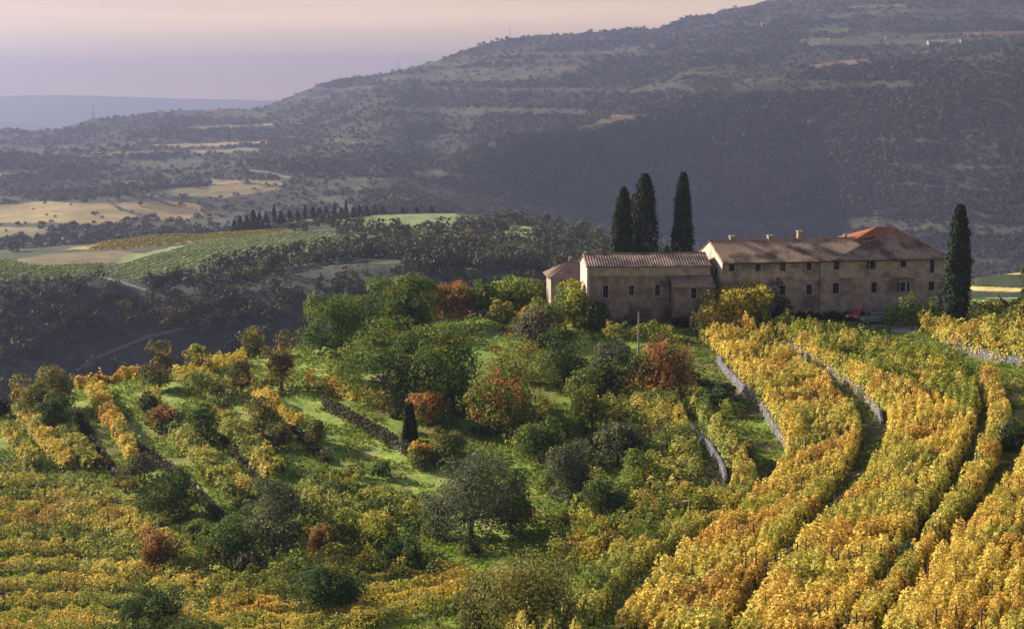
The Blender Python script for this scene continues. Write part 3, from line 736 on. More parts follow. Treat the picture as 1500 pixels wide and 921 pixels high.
T(1330, 790, 835, 40, 'dark', 'dark low bush in a gap of the curved golden rows', cat='bush', name='bush', low=0)
T(1480, 610, 660, 46, 'dark', 'dark bush in the gap at the right edge', cat='bush', name='bush', low=0)
T(1340, 750, 775, 44, 'dark', 'small green bush beside the trellis posts on the right', cat='bush', name='bush', low=0)
T(1516, 374, 440, 48, 'black', 'dark conifer branches reaching in at the right edge', low=.1, name='conifer', cat='conifer', b=behind(1516, 445, 285))
for cx_b, wb in ((1150, 40), (1180, 44), (1215, 46), (1250, 40), (1380, 40)):
    T(cx_b, 452, 466, wb, 'black', 'low dark shrub along the foot of the farmhouse wall', cat='shrub', name='shrub', group='shrubs along the foot of the farmhouse wall', low=0, trunk=False, b=behind(cx_b, 462, 255 + (cx_b - 1057) * .016))
for cx_b, wb in ((905, 46), (945, 50), (1000, 30)):
    T(cx_b, 462, 478, wb, 'black', 'low dark shrub along the foot of the left wing', cat='shrub', name='shrub', group='shrubs along the foot of the left wing', low=0, trunk=False, b=behind(cx_b, 474, 251))
hid_tree(878, 357, 300, 32, 'black', 'low dark evergreen at the foot of the cypress group', low=.5)
hid_tree(1045, 341, 290, 34, 'yellow', 'yellow treetop showing over the left end of the farmhouse roof', low=.6)
hid_tree(1083, 338, 292, 22, 'black', 'first small dark treetop behind the farmhouse ridge', low=.75)
hid_tree(1099, 337, 292, 22, 'dark', 'second small dark treetop behind the farmhouse ridge', low=.75)
hid_tree(975, 352, 294, 26, 'black', 'dark bush between the cypresses', low=.6, cat='bush', name='bush')

# rest of the hollow: named thickets that fill the gaps between the trees
THICK = [(1030, 566, 36), (1052, 588, 36), (1072, 612, 34), (1092, 640, 34), (1112, 668, 30), (1015, 600, 30), (1130, 690, 30), (450, 675, 36), (520, 700, 30), (560, 700, 36), (600, 715, 40), (470, 708, 34), (735, 610, 40), (700, 640, 34), (800, 560, 40), (930, 560, 44), (960, 600, 40), (850, 600, 30), (760, 560, 34), (980, 660, 34),
         (330, 715, 34), (300, 700, 28), (290, 670, 26), (155, 590, 26), (180, 570, 24), (930, 740, 40), (1000, 720, 30), (820, 770, 34), (520, 640, 26), (545, 570, 26), (580, 612, 30), (920, 610, 30), (800, 720, 40), (780, 770, 30), (860, 690, 30), (1010, 560, 34), (995, 610, 30)]
THICK += [(int(x), int(y), int(w)) for x, y, w in ((700, 720, 36), (720, 745, 40), (660, 740, 30), (770, 700, 34), (810, 690, 36), (880, 660, 36), (850, 640, 30), (915, 655, 34), (940, 690, 36), (750, 640, 34), (775, 655, 30), (700, 600, 34), (600, 632, 26), (580, 590, 34), (640, 600, 34), (860, 740, 36), (880, 780, 36), (760, 800, 36), (690, 815, 34), (640, 805, 34), (990, 560, 30), (900, 560, 36), (840, 580, 34), (800, 600, 34), (440, 640, 22), (400, 720, 30), (350, 745, 30), (430, 760, 34), (410, 840, 30), (280, 735, 26), (170, 640, 22), (250, 600, 24))]
bush_kinds = ['dark', 'green', 'dull', 'brown', 'lime']
for i, (cx, by, w) in enumerate(THICK):
    _g = ground(cx, by)
    if in_strip(_g[0], _g[1], 6.0) or cx < 455 and i % 3: continue
    w *= .75 + .6 * ((i * 37) % 10) / 10; hf = .5 + .55 * ((i * 53) % 10) / 10
    T(cx, by - w * hf, by, w, bush_kinds[(i * 7 + i // 3) % 5], 'low leafy thicket among the trees and terraces of the hollow', cat='thicket', name='thicket', group='thickets between the trees of the hollow', low=0, trunk=False, k=6)

# cypresses
def cypress(cx, top, Y, w, label, foot=None, bulge=.62, lean=0):
    g = behind(cx, top, Y); t = at(cx, top, Y); h = t[2] - g[2]; w = w * Y / FPX
    n = int(9000)
    v = rng.random(n) ** .85
    prof = lambda q: (.72 + .28 * sstep(0, .35, q)) * np.sqrt(np.clip(1 - np.clip((q - .25) / .76, 0, 1) ** 1.45, 0, 1))
    a = rng.random(n) * 2 * math.pi; off = rng.random() * 60
    nz = noise(a * 1.6 + off, v * h * .9) * .5 + noise(a * 4 + off, v * h * 2.2, 4) * .3
    r = (w / 2) * prof(v) * (.72 + .6 * nz) * np.where(rng.random(n) < .14, 1.08 + .2 * rng.random(n), np.clip(1 - np.abs(rng.normal(size=n)) * .1, .5, 1)) + .06
    P = np.stack([np.cos(a) * r + lean * v * v, np.sin(a) * r, v * h], 1)
    U = np.stack([np.cos(a), np.sin(a), np.full(n, .35)], 1)
    Vx, F = leaf_quads(P, U, .5, .45, .5)
    C = np.array((.02, .036, .02)) * (.55 + .9 * rng.random((n, 1)))
    root = empty('cypress', g, label, 'cypress', 'cypresses round the farm')
    mesh_np('crown', Vx, F, M_NEEDLE, root, np.repeat(C, 4, axis=0))
    mb = MB(); mb.tube([(0, 0, -.4), (0, 0, h * .4), (lean * .5, 0, h * .85)], [.3, .2, .05], 8); mb.build('trunk', M_BARK, root, True)
cypress(909, 275, 292, 36, 'shorter ragged topped cypress at the left of the trio', lean=.6)
cypress(945, 255, 294, 46, 'tall broad cypress in the middle behind the left wing')
cypress(1001, 253, 292, 33, 'tall slim cypress standing apart next to the farmhouse gable')
cypress(1407, 300, 246, 37, 'lone dark cypress at the right end of the farmhouse')
cypress(930, 285, 300, 24, 'slim cypress half hidden behind the broad one')

# ------------------------------------------------------------------ vine rows
def lerp_curves(curves, s):
    """curves with equal numbers of points; s in 0..1 runs from the first to the last"""
    k = s * (len(curves) - 1); i = min(int(k), len(curves) - 2); f = k - i
    return [((1 - f) * a[0] + f * b[0], (1 - f) * a[1] + f * b[1]) for a, b in zip(curves[i], curves[i + 1])]
def project_curve(pix, step=.7):
    P = np.array([ground(a, b) for a, b in smooth_curve(np.array(pix, float), 8, 2)])
    return smooth_curve(P[:, :2], step, 1)
VPAL = {'gold': ((.64, .50, .11), (.40, .39, .08), (.58, .38, .085)),
        'orange': ((.57, .45, .10), (.48, .45, .10), (.45, .28, .075)),
        'mix': ((.38, .38, .085), (.17, .22, .05), (.54, .44, .10)),
        'green': ((.17, .23, .045), (.09, .14, .035), (.36, .34, .06)),
        'dull': ((.19, .22, .055), (.10, .14, .04), (.38, .31, .06))}
POST = surf_mat('weathered_post', (.05, .04, .035), (.11, .095, .08), 5)
row_n = 0
GREENZONE = [(1080, 430), (1200, 430), (1290, 470), (1440, 520), (1430, 600), (1330, 555), (1180, 500), (1120, 490)]
def vine_row(P, hw, hh, pal, label, group, posts=0, z0=.45, dens=1.0, ragged=.5):
    global row_n; row_n += 1
    P = np.asarray(P); n_s = len(P)
    d = np.gradient(P, axis=0); d /= np.linalg.norm(d, axis=1, keepdims=True) + 1e-9
    nrm = np.stack([-d[:, 1], d[:, 0]], 1)
    Lr = np.linalg.norm(np.diff(P, axis=0), axis=1).sum()
    dist = P[:, 1].mean(); leaf = np.clip(dist * .00155, .2, .4)
    n = int(Lr * (hw * 2 + hh * 2.4) * 1.9 / (leaf * leaf) * dens)
    u = rng.random(n) * (n_s - 1); i = u.astype(int); f = (u - i)[:, None]
    i2 = np.minimum(i + 1, n_s - 1)
    c = P[i] * (1 - f) + P[i2] * f; nn = nrm[i]
    a = rng.random(n) * math.pi
    sx, sy = c[:, 0], c[:, 1]
    big = fbm(sx / 2.2, sy / 2.2, 3, 101); sm = noise(sx / .8 + np.cos(a) * 1.2, sy / .8 + a, 103)
    hole = noise(sx / 3.1 + 5, sy / 3.1, 104)
    big2 = noise(sx / 1.5 + 50, sy / 1.5 + np.cos(a) * .8, 109)
    rad = (.36 + .6 * big + .55 * big2 + ragged * (sm - .5)) * np.clip(1 - np.abs(rng.normal(size=n)) * .2, .3, 1.1)
    rad = np.where(hole < .22, rad * .6, rad)
    w = np.cos(a) * hw * rad; hgt = z0 + np.sin(a) ** .8 * hh * rad * 1.25 * (.4 + 1.2 * fbm(sx / 1.8, sy / 1.8, 2, 107))
    # shoots that hang down the sides
    hang = (np.abs(np.cos(a)) > .75) & (rng.random(n) < .5); hgt = np.where(hang, hgt * rng.random(n) ** .6, hgt)
    x = sx + nn[:, 0] * w; y = sy + nn[:, 1] * w
    ks = ~in_strip(x, y) | (rng.random(n) < .03)
    x, y, w, hgt, a, hang, nn, sx, sy = x[ks], y[ks], w[ks], hgt[ks], a[ks], hang[ks], nn[ks], sx[ks], sy[ks]; n = len(x)
    if n < 30: row_n -= 1; return
    z = H(x, y) + hgt + .05
    U = np.stack([nn[:, 0] * np.cos(a), nn[:, 1] * np.cos(a), np.sin(a) + .25], 1)
    V, F = leaf_quads(np.stack([x, y, z], 1), U, leaf, .5)
    A, B, Cc = [np.array(q) for q in VPAL[pal]]
    qx_, qy_ = proj(x, y, z); gz = inpoly(qx_, qy_, GREENZONE) & (noise(x / 2.5, y / 2.5, 133) + .3 * (rng.random(n) - .5) > .28)
    t1 = fbm(x / 3.4, y / 3.4, 3, 111)[:, None]; t2 = fbm(x / 5 + 40, y / 5, 3, 115)[:, None]; r = rng.random((n, 1))
    C = np.where(t1 + (r - .5) * .22 > .53, B, A); C = np.where(t2 + (r - .5) * .2 > .60, Cc, C)
    C = np.where((hang[:, None]) & (r < .5), B * .8, C)
    C = np.where(gz[:, None], np.where(r < .55, np.array((.19, .24, .04)), np.array((.36, .36, .06))), C)
    C = C * (.72 + .56 * rng.random((n, 1)))
    base = np.array([P[0, 0], P[0, 1], float(H(P[0, 0], P[0, 1]))])
    root = empty('vine_row', base, label, 'vine row', group)
    V = V - base; CC = np.repeat(C, 4, axis=0)
    q = np.arange(1, n_s - 1, 3)
    if len(q):
        o = np.stack([P[q, 0], P[q, 1], H(P[q, 0], P[q, 1])], 1) - base; j = rng.normal(size=(len(q), 3)) * .12; up = np.array([0, 0, z0 + hh * .6]); dx = np.array([.06, 0, 0]); dy = np.array([0, .06, 0])
        SV = np.stack([o - dx, o + dx, o + j + up + dx * .6, o + j + up - dx * .6, o - dy, o + dy, o + j + up + dy * .6, o + j + up - dy * .6], 1).reshape(-1, 3)
        F = np.vstack([F, np.arange(len(SV)).reshape(-1, 4) + len(V)]); V = np.vstack([V, SV]); CC = np.vstack([CC, np.tile([(.06, .045, .035)], (len(SV), 1))])
    mesh_np('foliage_stems', V, F, M_VINE, root, CC)  # brown vine stems share this mesh with the leaves
    if posts:
        q = random.randint(2, 6)
        while q < n_s - 1:
            gx_, gy_ = P[q]; gz = float(H(gx_, gy_)); m2 = MB(); hp = z0 + hh * 1.1 + random.uniform(.3, .8)
            o = np.array([gx_, gy_, gz]) - base; lx = random.uniform(-.08, .08)
            m2.tube([o + (0, 0, -.3), o + (lx, 0, hp)], [.07, .06], 6)
            m2.build('post', POST, root); q += int(posts / .7)
    return root
ORD = ['first', 'second', 'third', 'fourth', 'fifth', 'sixth', 'seventh', 'eighth', 'ninth', 'tenth', 'eleventh', 'twelfth', 'thirteenth', 'fourteenth', 'fifteenth', 'sixteenth', 'seventeenth', 'eighteenth', 'nineteenth', 'twentieth',
       'twenty-first', 'twenty-second', 'twenty-third', 'twenty-fourth', 'twenty-fifth', 'twenty-sixth', 'twenty-seventh', 'twenty-eighth', 'twenty-ninth', 'thirtieth', 'thirty-first', 'thirty-second', 'thirty-third', 'thirty-fourth', 'thirty-fifth', 'thirty-sixth']
def block(curves, n, pal, lab, group, hw=.64, hh=1.6, posts=0, z0=.45, dens=1.0, trim=None, ragged=.5):
    for i in range(n):
        s = (i + .5) / n
        P = project_curve(lerp_curves(curves, s))
        if len(P) < 4: continue
        if trim: 
            a, b = trim(s); P = P[int(a * len(P)):max(int(b * len(P)), int(a * len(P)) + 4)]
        p = pal(s) if callable(pal) else pal
        label = lab(i, s) if callable(lab) else lab.replace('#', ORD[i])
        vine_row(P, hw * random.uniform(.92, 1.08), hh * random.uniform(.9, 1.1), p, label, group, posts(s) if callable(posts) else posts, z0, dens, ragged)
# the curved terraces on the right, from the hollow outwards
K0 = [(1003, 592), (1050, 640), (1092, 690), (1050, 748), (950, 790), (880, 835), (838, 900)]
K1 = [(1018, 478), (1078, 528), (1130, 590), (1190, 668), (1120, 765), (1020, 840), (950, 950)]
K2a = [(1092, 478), (1160, 536), (1222, 588), (1272, 645), (1218, 735), (1130, 830), (1050, 960)]
K2b = [(1112, 466), (1200, 520), (1270, 570), (1335, 632), (1262, 750), (1160, 860), (1090, 960)]
K3 = [(1196, 461), (1296, 497), (1385, 532), (1430, 600), (1370, 720), (1280, 840), (1180, 960)]
K4 = [(1450, 560), (1475, 600), (1478, 640), (1440, 720), (1380, 800), (1320, 880), (1260, 960)]
K5 = [(1530, 640), (1540, 680), (1530, 720), (1500, 780), (1460, 850), (1410, 920), (1380, 970)]
GR = 'vine rows of the curved terraces right of the hollow'
block([K0, [(1055, 655), (1085, 690), (1110, 715), (1100, 750), (990, 810), (915, 860), (870, 930)]], 3, 'mix', 'yellow-green vine row curving round the hollow, # from the inner edge', GR, dens=.9)
block([[(1012, 484), (1058, 526), (1110, 584), (1163, 655), (1128, 740), (1005, 825), (900, 930)], K2a], 9, lambda s: 'gold' if s < .5 else 'orange' if s < .75 else 'gold', 'golden vine row between the two long stone walls, # outward from the inner wall', GR, posts=17)
block([[(1104, 476), (1190, 527), (1262, 576), (1318, 632), (1248, 742), (1148, 845), (1075, 960)], [(1220, 498), (1310, 524), (1395, 544), (1445, 590), (1395, 715), (1300, 840), (1215, 960)]], 10, 'gold', 'vine row curving below the farm outside the long stone wall, # outward from that wall', GR, posts=17)
block([[(1432, 560), (1450, 600), (1450, 650), (1412, 725), (1330, 835), (1255, 920), (1225, 970)], K4], 3, lambda s: 'orange' if s < .5 else 'gold', 'golden outer vine row beside the wooden trellis rail, # toward the right edge', GR, posts=14, z0=.3)
block([[(1510, 650), (1500, 690), (1478, 730), (1420, 790), (1365, 860), (1310, 920), (1285, 970)], K5, [(1600, 760), (1600, 790), (1590, 820), (1570, 860), (1540, 900), (1500, 950), (1480, 990)]], 9, 'gold', 'bright golden vine row in the bottom right corner, # from the dark gap outward', GR, posts=14)
block([[(1258, 506), (1330, 520), (1410, 540)], [(1258, 509), (1330, 523), (1410, 543)]], 1, 'green', 'green vine row below the farm driveway', GR)
GU = 'vine rows of the upper right field'
block([[(1340, 478), (1400, 466), (1460, 463), (1540, 466)], [(1372, 500), (1420, 512), (1470, 522), (1550, 538)]], 7, lambda s: 'mix' if s < .3 else 'orange', '# vine row from the top of the orange field beside the lone cypress', GU, hw=1.0)
block([[(1425, 455), (1540, 455)], [(1425, 458), (1540, 460)]], 1, 'green', 'green vine row in the shade behind the lone cypress', GU)
block([[(1298, 474), (1335, 472), (1372, 473)], [(1298, 482), (1335, 480), (1372, 482)]], 1, 'green', 'tall yellow-green pergola vine in front of the farmhouse', GU, hw=1.8, hh=3.0, z0=.9)
block([[(1370, 470), (1345, 490)], [(1390, 468), (1370, 492)]], 2, 'mix', '# short vine row beside the driveway hedge', GU)
# under the left wing of the farm
block([[(880, 492), (930, 492), (985, 496)], [(890, 500), (930, 500), (985, 504)]], 2, 'mix', '# yellow-green vine row right below the left wing', 'vines below the left wing')
# left terraces
GL = 'vine strips of the left terraces'
LEFT = [
 ([[(108, 552), (150, 548), (205, 542)], [(112, 566), (155, 560), (205, 556)]], 3, 'gold', '# golden vine row on the crest left of the tall brownish tree'),
 ([[(255, 545), (320, 528), (384, 516)], [(262, 560), (325, 545), (385, 530)]], 3, 'orange', '# orange vine row on the crest left of the second grass strip'),
 ([[(28, 620), (60, 655), (95, 692)], [(52, 616), (78, 648), (108, 685)]], 2, 'orange', '# rust orange vine row between pale wires at the far left'),
 ([[(0, 640), (20, 665), (40, 690)], [(20, 630), (40, 660), (62, 690)]], 2, 'mix', '# green and golden vine row at the left edge above the long rows'),
 ([[(80, 640), (95, 665), (120, 690)], [(112, 634), (125, 655), (150, 684)]], 2, 'mix', '# short vine row in front of the dense green bushy tree'),
 ([[(128, 578), (150, 620), (190, 680)], [(150, 574), (175, 618), (215, 668)]], 3, 'gold', '# golden vine row of the left terrace beside the first grass strip'),
 ([[(205, 596), (262, 658), (330, 730)], [(232, 590), (300, 640), (372, 735)]], 4, 'mix', '# vine row of the second left terrace, between two grass strips'),
 ([[(312, 618), (355, 668), (392, 705)], [(332, 612), (375, 655), (415, 692)]], 3, 'mix', '# vine row of the third left terrace, right of the ivy covered bush'),
 ([[(362, 578), (395, 610), (430, 640)], [(380, 575), (410, 600), (440, 625)]], 2, 'gold', '# short golden vine row right of the third grass strip'),
 ([[(262, 562), (300, 585), (315, 610)], [(300, 552), (330, 570), (345, 600)]], 3, 'mix', '# vine row just under the orange crest rows'),
 ([[(446, 566), (500, 588), (575, 606)], [(458, 556), (515, 575), (582, 596)]], 2, 'gold', '# bright golden vine row above the ivy hung wall'),
 ([[(375, 770), (345, 700), (400, 740)], [(395, 740), (400, 710), (430, 740)]], 0, 'mix', ''),
 ([[(500, 700), (550, 722), (610, 745)], [(470, 720), (530, 742), (600, 765)]], 2, 'green', '# greenish vine row under the broad grass strip'),
 ([[(450, 500), (470, 520), (480, 540)], [(462, 496), (480, 512), (490, 530)]], 0, 'mix', ''),
]
for cv, n, p, lab in LEFT: block(cv, n, p, lab, GL, hw=.85, hh=1.2)
GH = 'vine tangles in the hollow'
block([[(862, 552), (900, 620), (925, 690), (900, 760)], [(985, 590), (1012, 650), (1035, 720), (960, 775)]], 6, lambda s: 'mix' if s > .3 else 'green', '# overgrown vine row from the tall orange tree toward the white trellis beams', GH, hh=1.6, hw=1.2, dens=.8)
block([[(425, 735), (470, 770), (560, 800)], [(480, 700), (560, 745), (640, 775)]], 4, lambda s: 'mix' if s < .5 else 'green', '# yellow-green vine row from below, left of the big dark olive', GH, hh=1.4, hw=1.2, dens=.9)
block([[(720, 640), (790, 690), (860, 780)], [(800, 590), (850, 640), (890, 720)]], 4, 'green', '# overgrown green vine row across the middle of the hollow, from the left', GH, hh=1.3, hw=1.1, dens=.7)
# long rows of the left foreground
A0 = [(-60, 706), (40, 702), (120, 712), (215, 748)]
A1 = [(-60, 800), (60, 796), (190, 812), (300, 855)]
A2 = [(-60, 935), (120, 925), (300, 930), (420, 905)]
def palA(s): return ['mix', 'orange', 'mix', 'gold', 'mix', 'gold', 'green', 'mix'][int(s * 7.99)]
block([A0, A1, A2, [(-60, 990), (120, 985), (320, 975), (480, 930)]], 15, palA, lambda i, s: ORD[i] + ' long vine row from the top of the left foreground slope', 'long vine rows of the left foreground', posts=9, hh=1.0, hw=1.15)
B0 = [(285, 868), (380, 842), (470, 812), (600, 806)]
B1 = [(310, 905), (420, 885), (540, 862), (680, 845)]
B2 = [(440, 960), (540, 935), (640, 905), (760, 880)]
block([B0, B1, B2], 7, lambda s: ['mix', 'mix', 'dull', 'dull', 'orange', 'gold', 'mix'][int(s * 6.99)], '# vine row from the top of the bottom centre slope', 'vine rows of the bottom centre slope', posts=14, hh=1.1, hw=.85)
block([[(690, 905), (760, 960)], [(850, 875), (860, 960)]], 3, 'mix', '# short yellowish vine row beside the speckled green tree', 'vine rows of the bottom centre slope', posts=14)
block([[(800, 815), (850, 800), (940, 770)], [(820, 850), (870, 835), (950, 800)]], 2, 'mix', '# greenish vine row at the lower lip of the hollow', 'vine rows of the bottom centre slope', posts=14)
print('trees', tree_n, 'rows', row_n)

# ------------------------------------------------------------------ grass and weeds
n = 90000
X_ = []; 
pxr = rng.random(n * 2) * 1560 - 30; t_ = (pxr - 750) / FPX; yy = 105 + 180 * rng.random(n * 2) ** .8; xx = t_ * yy
zz = H(xx, yy); qx, qy = proj(xx, yy, zz)
keep = (fbm(xx / 5, yy / 5, 3, 121) > .42) & (qy < 935)
xx, yy, zz = xx[keep], yy[keep], zz[keep]; n = len(xx)
P = np.stack([xx, yy, zz + .1 + .12 * rng.random(n)], 1); U = np.stack([rng.normal(size=n), rng.normal(size=n), np.full(n, .6)], 1)
V, F = leaf_quads(P, U, .42, .5, .6)
g = noise(xx / 2.5, yy / 2.5, 125)[:, None]
C = np.array((.14, .21, .035)) * (.6 + .7 * rng.random((n, 1))) + sstep(.55, .8, g) * np.array((.08, .05, .01))
o = mesh_np('grass', V, F, M_LEAF, None, np.repeat(C, 4, axis=0)); tag(o, 'rough green grass growing on the terraces and in the hollow', 'grass', None, 'stuff')
# ------------------------------------------------------------------ stone walls
def stone_mat(name, c1, c2, scale=2.6, dark=(.05, .045, .04)):
    m, nt, out = mat_new(name); L = nt.links.new
    b = N(nt, 'BsdfPrincipled', Roughness=.92); b.inputs['Specular IOR Level'].default_value = .15
    tc = N(nt, 'TexCoord'); v = N(nt, 'TexVoronoi', Scale=scale); v2 = N(nt, 'TexVoronoi', _feature='DISTANCE_TO_EDGE', Scale=scale)
    L(tc.outputs['Object'], v.inputs['Vector']); L(tc.outputs['Object'], v2.inputs['Vector'])
    mx = N(nt, 'Mix', _data_type='RGBA'); mx.inputs[6].default_value = (*c1, 1); mx.inputs[7].default_value = (*c2, 1)
    sp_ = nt.nodes.new('ShaderNodeSeparateColor'); L(v.outputs['Color'], sp_.inputs[0]); L(sp_.outputs[0], mx.inputs[0])
    r = N(nt, 'ValToRGB'); r.color_ramp.elements[0].position = .02; r.color_ramp.elements[1].position = .09; L(v2.outputs[0], r.inputs[0])
    m2 = N(nt, 'Mix', _data_type='RGBA'); m2.inputs[6].default_value = (*dark, 1); L(r.outputs[0], m2.inputs[0]); L(mx.outputs[2], m2.inputs[7])
    L(m2.outputs[2], b.inputs['Base Color'])
    bp = N(nt, 'Bump', Strength=1.0, Distance=.06); L(r.outputs[0], bp.inputs['Height']); L(bp.outputs[0], b.inputs['Normal'])
    L(b.outputs[0], out.inputs[0]); return m
M_DRY = stone_mat('dry_stone', (.10, .105, .12), (.21, .21, .23), 2.2)
M_IVY = stone_mat('mossy_stone', (.16, .14, .12), (.26, .24, .2), 2.2)
for (lab, pix, h, side, kind), P in zip(WALLS, wall_lines):
    d = np.gradient(P, axis=0); d /= np.linalg.norm(d, axis=1, keepdims=True)
    nn = np.stack([-d[:, 1], d[:, 0]], 1) * side         # points to the higher side
    base = np.array([P[0, 0], P[0, 1], float(H0(P[0, 0], P[0, 1]))])
    V = []
    n = len(P)
    for k in range(n):
        e = min(1, k / 3 + .35, (n - 1 - k) / 3 + .35)
        top = h * e * (1 + .12 * math.sin(k * 1.7) * .5 + random.uniform(-.06, .08))
        zb = float(H0(P[k, 0], P[k, 1]))
        jit = random.uniform(-.05, .05)
        for off, zz in ((-.2 + jit, -.5), (-.12 + jit, top), (.15, top + .02), (.2, -.5)):
            V.append((P[k, 0] + nn[k, 0] * off - base[0], P[k, 1] + nn[k, 1] * off - base[1], zb + zz - base[2]))
    F = []
    for k in range(n - 1):
        for q in range(4):
            F.append((k * 4 + q, k * 4 + (q + 1) % 4, (k + 1) * 4 + (q + 1) % 4, (k + 1) * 4 + q))
    F += [(0, 1, 2, 3), (4 * n - 1, 4 * n - 2, 4 * n - 3, 4 * n - 4)]
    o = mesh_np('stone_wall', np.array(V), np.array(F), M_DRY if kind == 'stone' else M_IVY, None)
    o.location = [float(v) for v in base]
    tag(o, lab, 'stone wall', None, 'thing')
    if kind == 'ivy':
        m = 4200; k = rng.integers(0, n, m)
        off = -.25 - .25 * rng.random(m); zz = rng.random(m) ** .7 * (h + .3); bl = noise(P[k, 0] * 1.5, P[k, 1] * 1.5, 5); kp = bl > .3
        k, off, zz = k[kp], off[kp], zz[kp]; j = rng.normal(size=(len(k), 2)) * .3
        Q = np.stack([P[k, 0] + nn[k, 0] * off + j[:, 0], P[k, 1] + nn[k, 1] * off + j[:, 1], H0(P[k, 0], P[k, 1]) + zz], 1) - base
        U = np.stack([-nn[k, 0], -nn[k, 1], np.full(len(k), .3)], 1)
        Vv, Ff = leaf_quads(Q, U, .3, .6)
        C = np.array((.06, .06, .035)) * (.5 + rng.random((len(k), 1)))
        mesh_np('ivy', Vv, Ff, M_LEAF, o, np.repeat(C, 4, axis=0))

# ivy covered pillar
g = ground(600, 645); sc = g[1] / FPX; hp = 56 * sc
root = empty('ivy_pillar', g, 'slender pillar smothered in dark ivy at the end of the grass strip wall', 'pillar')
mb = MB(); mb.hexa([(-.5, -.5, -.3), (.5, -.5, -.3), (.5, .5, -.3), (-.5, .5, -.3), (-.3, -.3, hp * .9), (.3, -.3, hp * .9), (.3, .3, hp * .9), (-.3, .3, hp * .9)]); mb.build('shaft', M_IVY, root)
n = 2200; v = rng.random(n); a = rng.random(n) * 6.283; r = (1.1 - .65 * v) * (.75 + .4 * noise(a * 2, v * 6, 3))
Q = np.stack([np.cos(a) * r, np.sin(a) * r, v * hp], 1); U = np.stack([np.cos(a), np.sin(a), np.full(n, .3)], 1)
V, F = leaf_quads(Q, U, .3, .6); C = np.array((.035, .045, .025)) * (.5 + rng.random((n, 1))); mesh_np('ivy', V, F, M_LEAF, root, np.repeat(C, 4, axis=0))

# ------------------------------------------------------------------ the farm
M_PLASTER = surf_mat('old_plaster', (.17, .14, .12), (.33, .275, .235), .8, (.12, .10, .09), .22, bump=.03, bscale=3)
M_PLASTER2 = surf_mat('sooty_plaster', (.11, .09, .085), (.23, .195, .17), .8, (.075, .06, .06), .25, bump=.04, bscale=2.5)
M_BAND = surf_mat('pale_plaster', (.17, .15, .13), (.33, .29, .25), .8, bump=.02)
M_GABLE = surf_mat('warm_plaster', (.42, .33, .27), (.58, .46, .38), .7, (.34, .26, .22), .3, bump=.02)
M_FRAME = surf_mat('stone_surround', (.2, .185, .17), (.3, .275, .25), 2)
M_PANE = plain_mat('dark_glass', (.01, .012, .018), .6, spec=.08)
M_SHUT = plain_mat('dark_shutter', (.03, .03, .035), .7)
M_METAL = plain_mat('downpipe_metal', (.07, .06, .06), .5, .6)
M_CHIM = surf_mat('chimney_brick', (.2, .13, .1), (.32, .22, .17), 2)
def tile_mat(name, c1, c2, c3, moss):
    m, nt, out = mat_new(name); L = nt.links.new
    b = N(nt, 'BsdfPrincipled', Roughness=.9); b.inputs['Specular IOR Level'].default_value = .15
    tc = N(nt, 'TexCoord')
    mp = N(nt, 'Mapping'); mp.inputs['Scale'].default_value = (2.6, 1.2, 1.2); L(tc.outputs['Object'], mp.inputs[0])
    n1 = N(nt, 'TexNoise', Scale=2.2, Detail=5.0, Roughness=.8); L(mp.outputs[0], n1.inputs['Vector'])
    r = N(nt, 'ValToRGB'); e = r.color_ramp.elements; e[0].position = .34; e[0].color = (*c1, 1); e[1].position = .66; e[1].color = (*c2, 1)
    L(n1.outputs[0], r.inputs[0])
    n2 = N(nt, 'TexNoise', Scale=.25, Detail=6.0, Roughness=.6); L(tc.outputs['Object'], n2.inputs['Vector'])
    r2 = N(nt, 'ValToRGB'); r2.color_ramp.elements[0].position = .46; r2.color_ramp.elements[1].position = .58; L(n2.outputs[0], r2.inputs[0])
    mx = N(nt, 'Mix', _data_type='RGBA'); L(r2.outputs[0], mx.inputs[0]); L(r.outputs[0], mx.inputs[6]); mx.inputs[7].default_value = (*moss, 1)
    n3 = N(nt, 'TexNoise', Scale=.9, Detail=5.0, Roughness=.7); L(tc.outputs['Object'], n3.inputs['Vector'])
    r3 = N(nt, 'ValToRGB'); r3.color_ramp.elements[0].position = .6; r3.color_ramp.elements[1].position = .66; L(n3.outputs[0], r3.inputs[0])
    m3 = N(nt, 'Mix', _data_type='RGBA'); L(r3.outputs[0], m3.inputs[0]); L(mx.outputs[2], m3.inputs[6]); m3.inputs[7].default_value = (*c3, 1)
    L(m3.outputs[2], b.inputs['Base Color'])
    L(b.outputs[0], out.inputs[0]); return m
M_TILE = tile_mat('weathered_tiles', (.18, .125, .095), (.48, .33, .25), (.36, .18, .11), (.10, .075, .062))
M_TILE2 = tile_mat('dark_tiles', (.17, .12, .10), (.36, .25, .2), (.4, .22, .15), (.09, .07, .065))
M_TILEP = tile_mat('pinkish_tiles', (.28, .18, .155), (.38, .25, .215), (.26, .15, .13), (.2, .14, .125))
M_TILEO = tile_mat('orange_tiles', (.36, .13, .07), (.46, .18, .10), (.4, .16, .08), (.3, .13, .08))

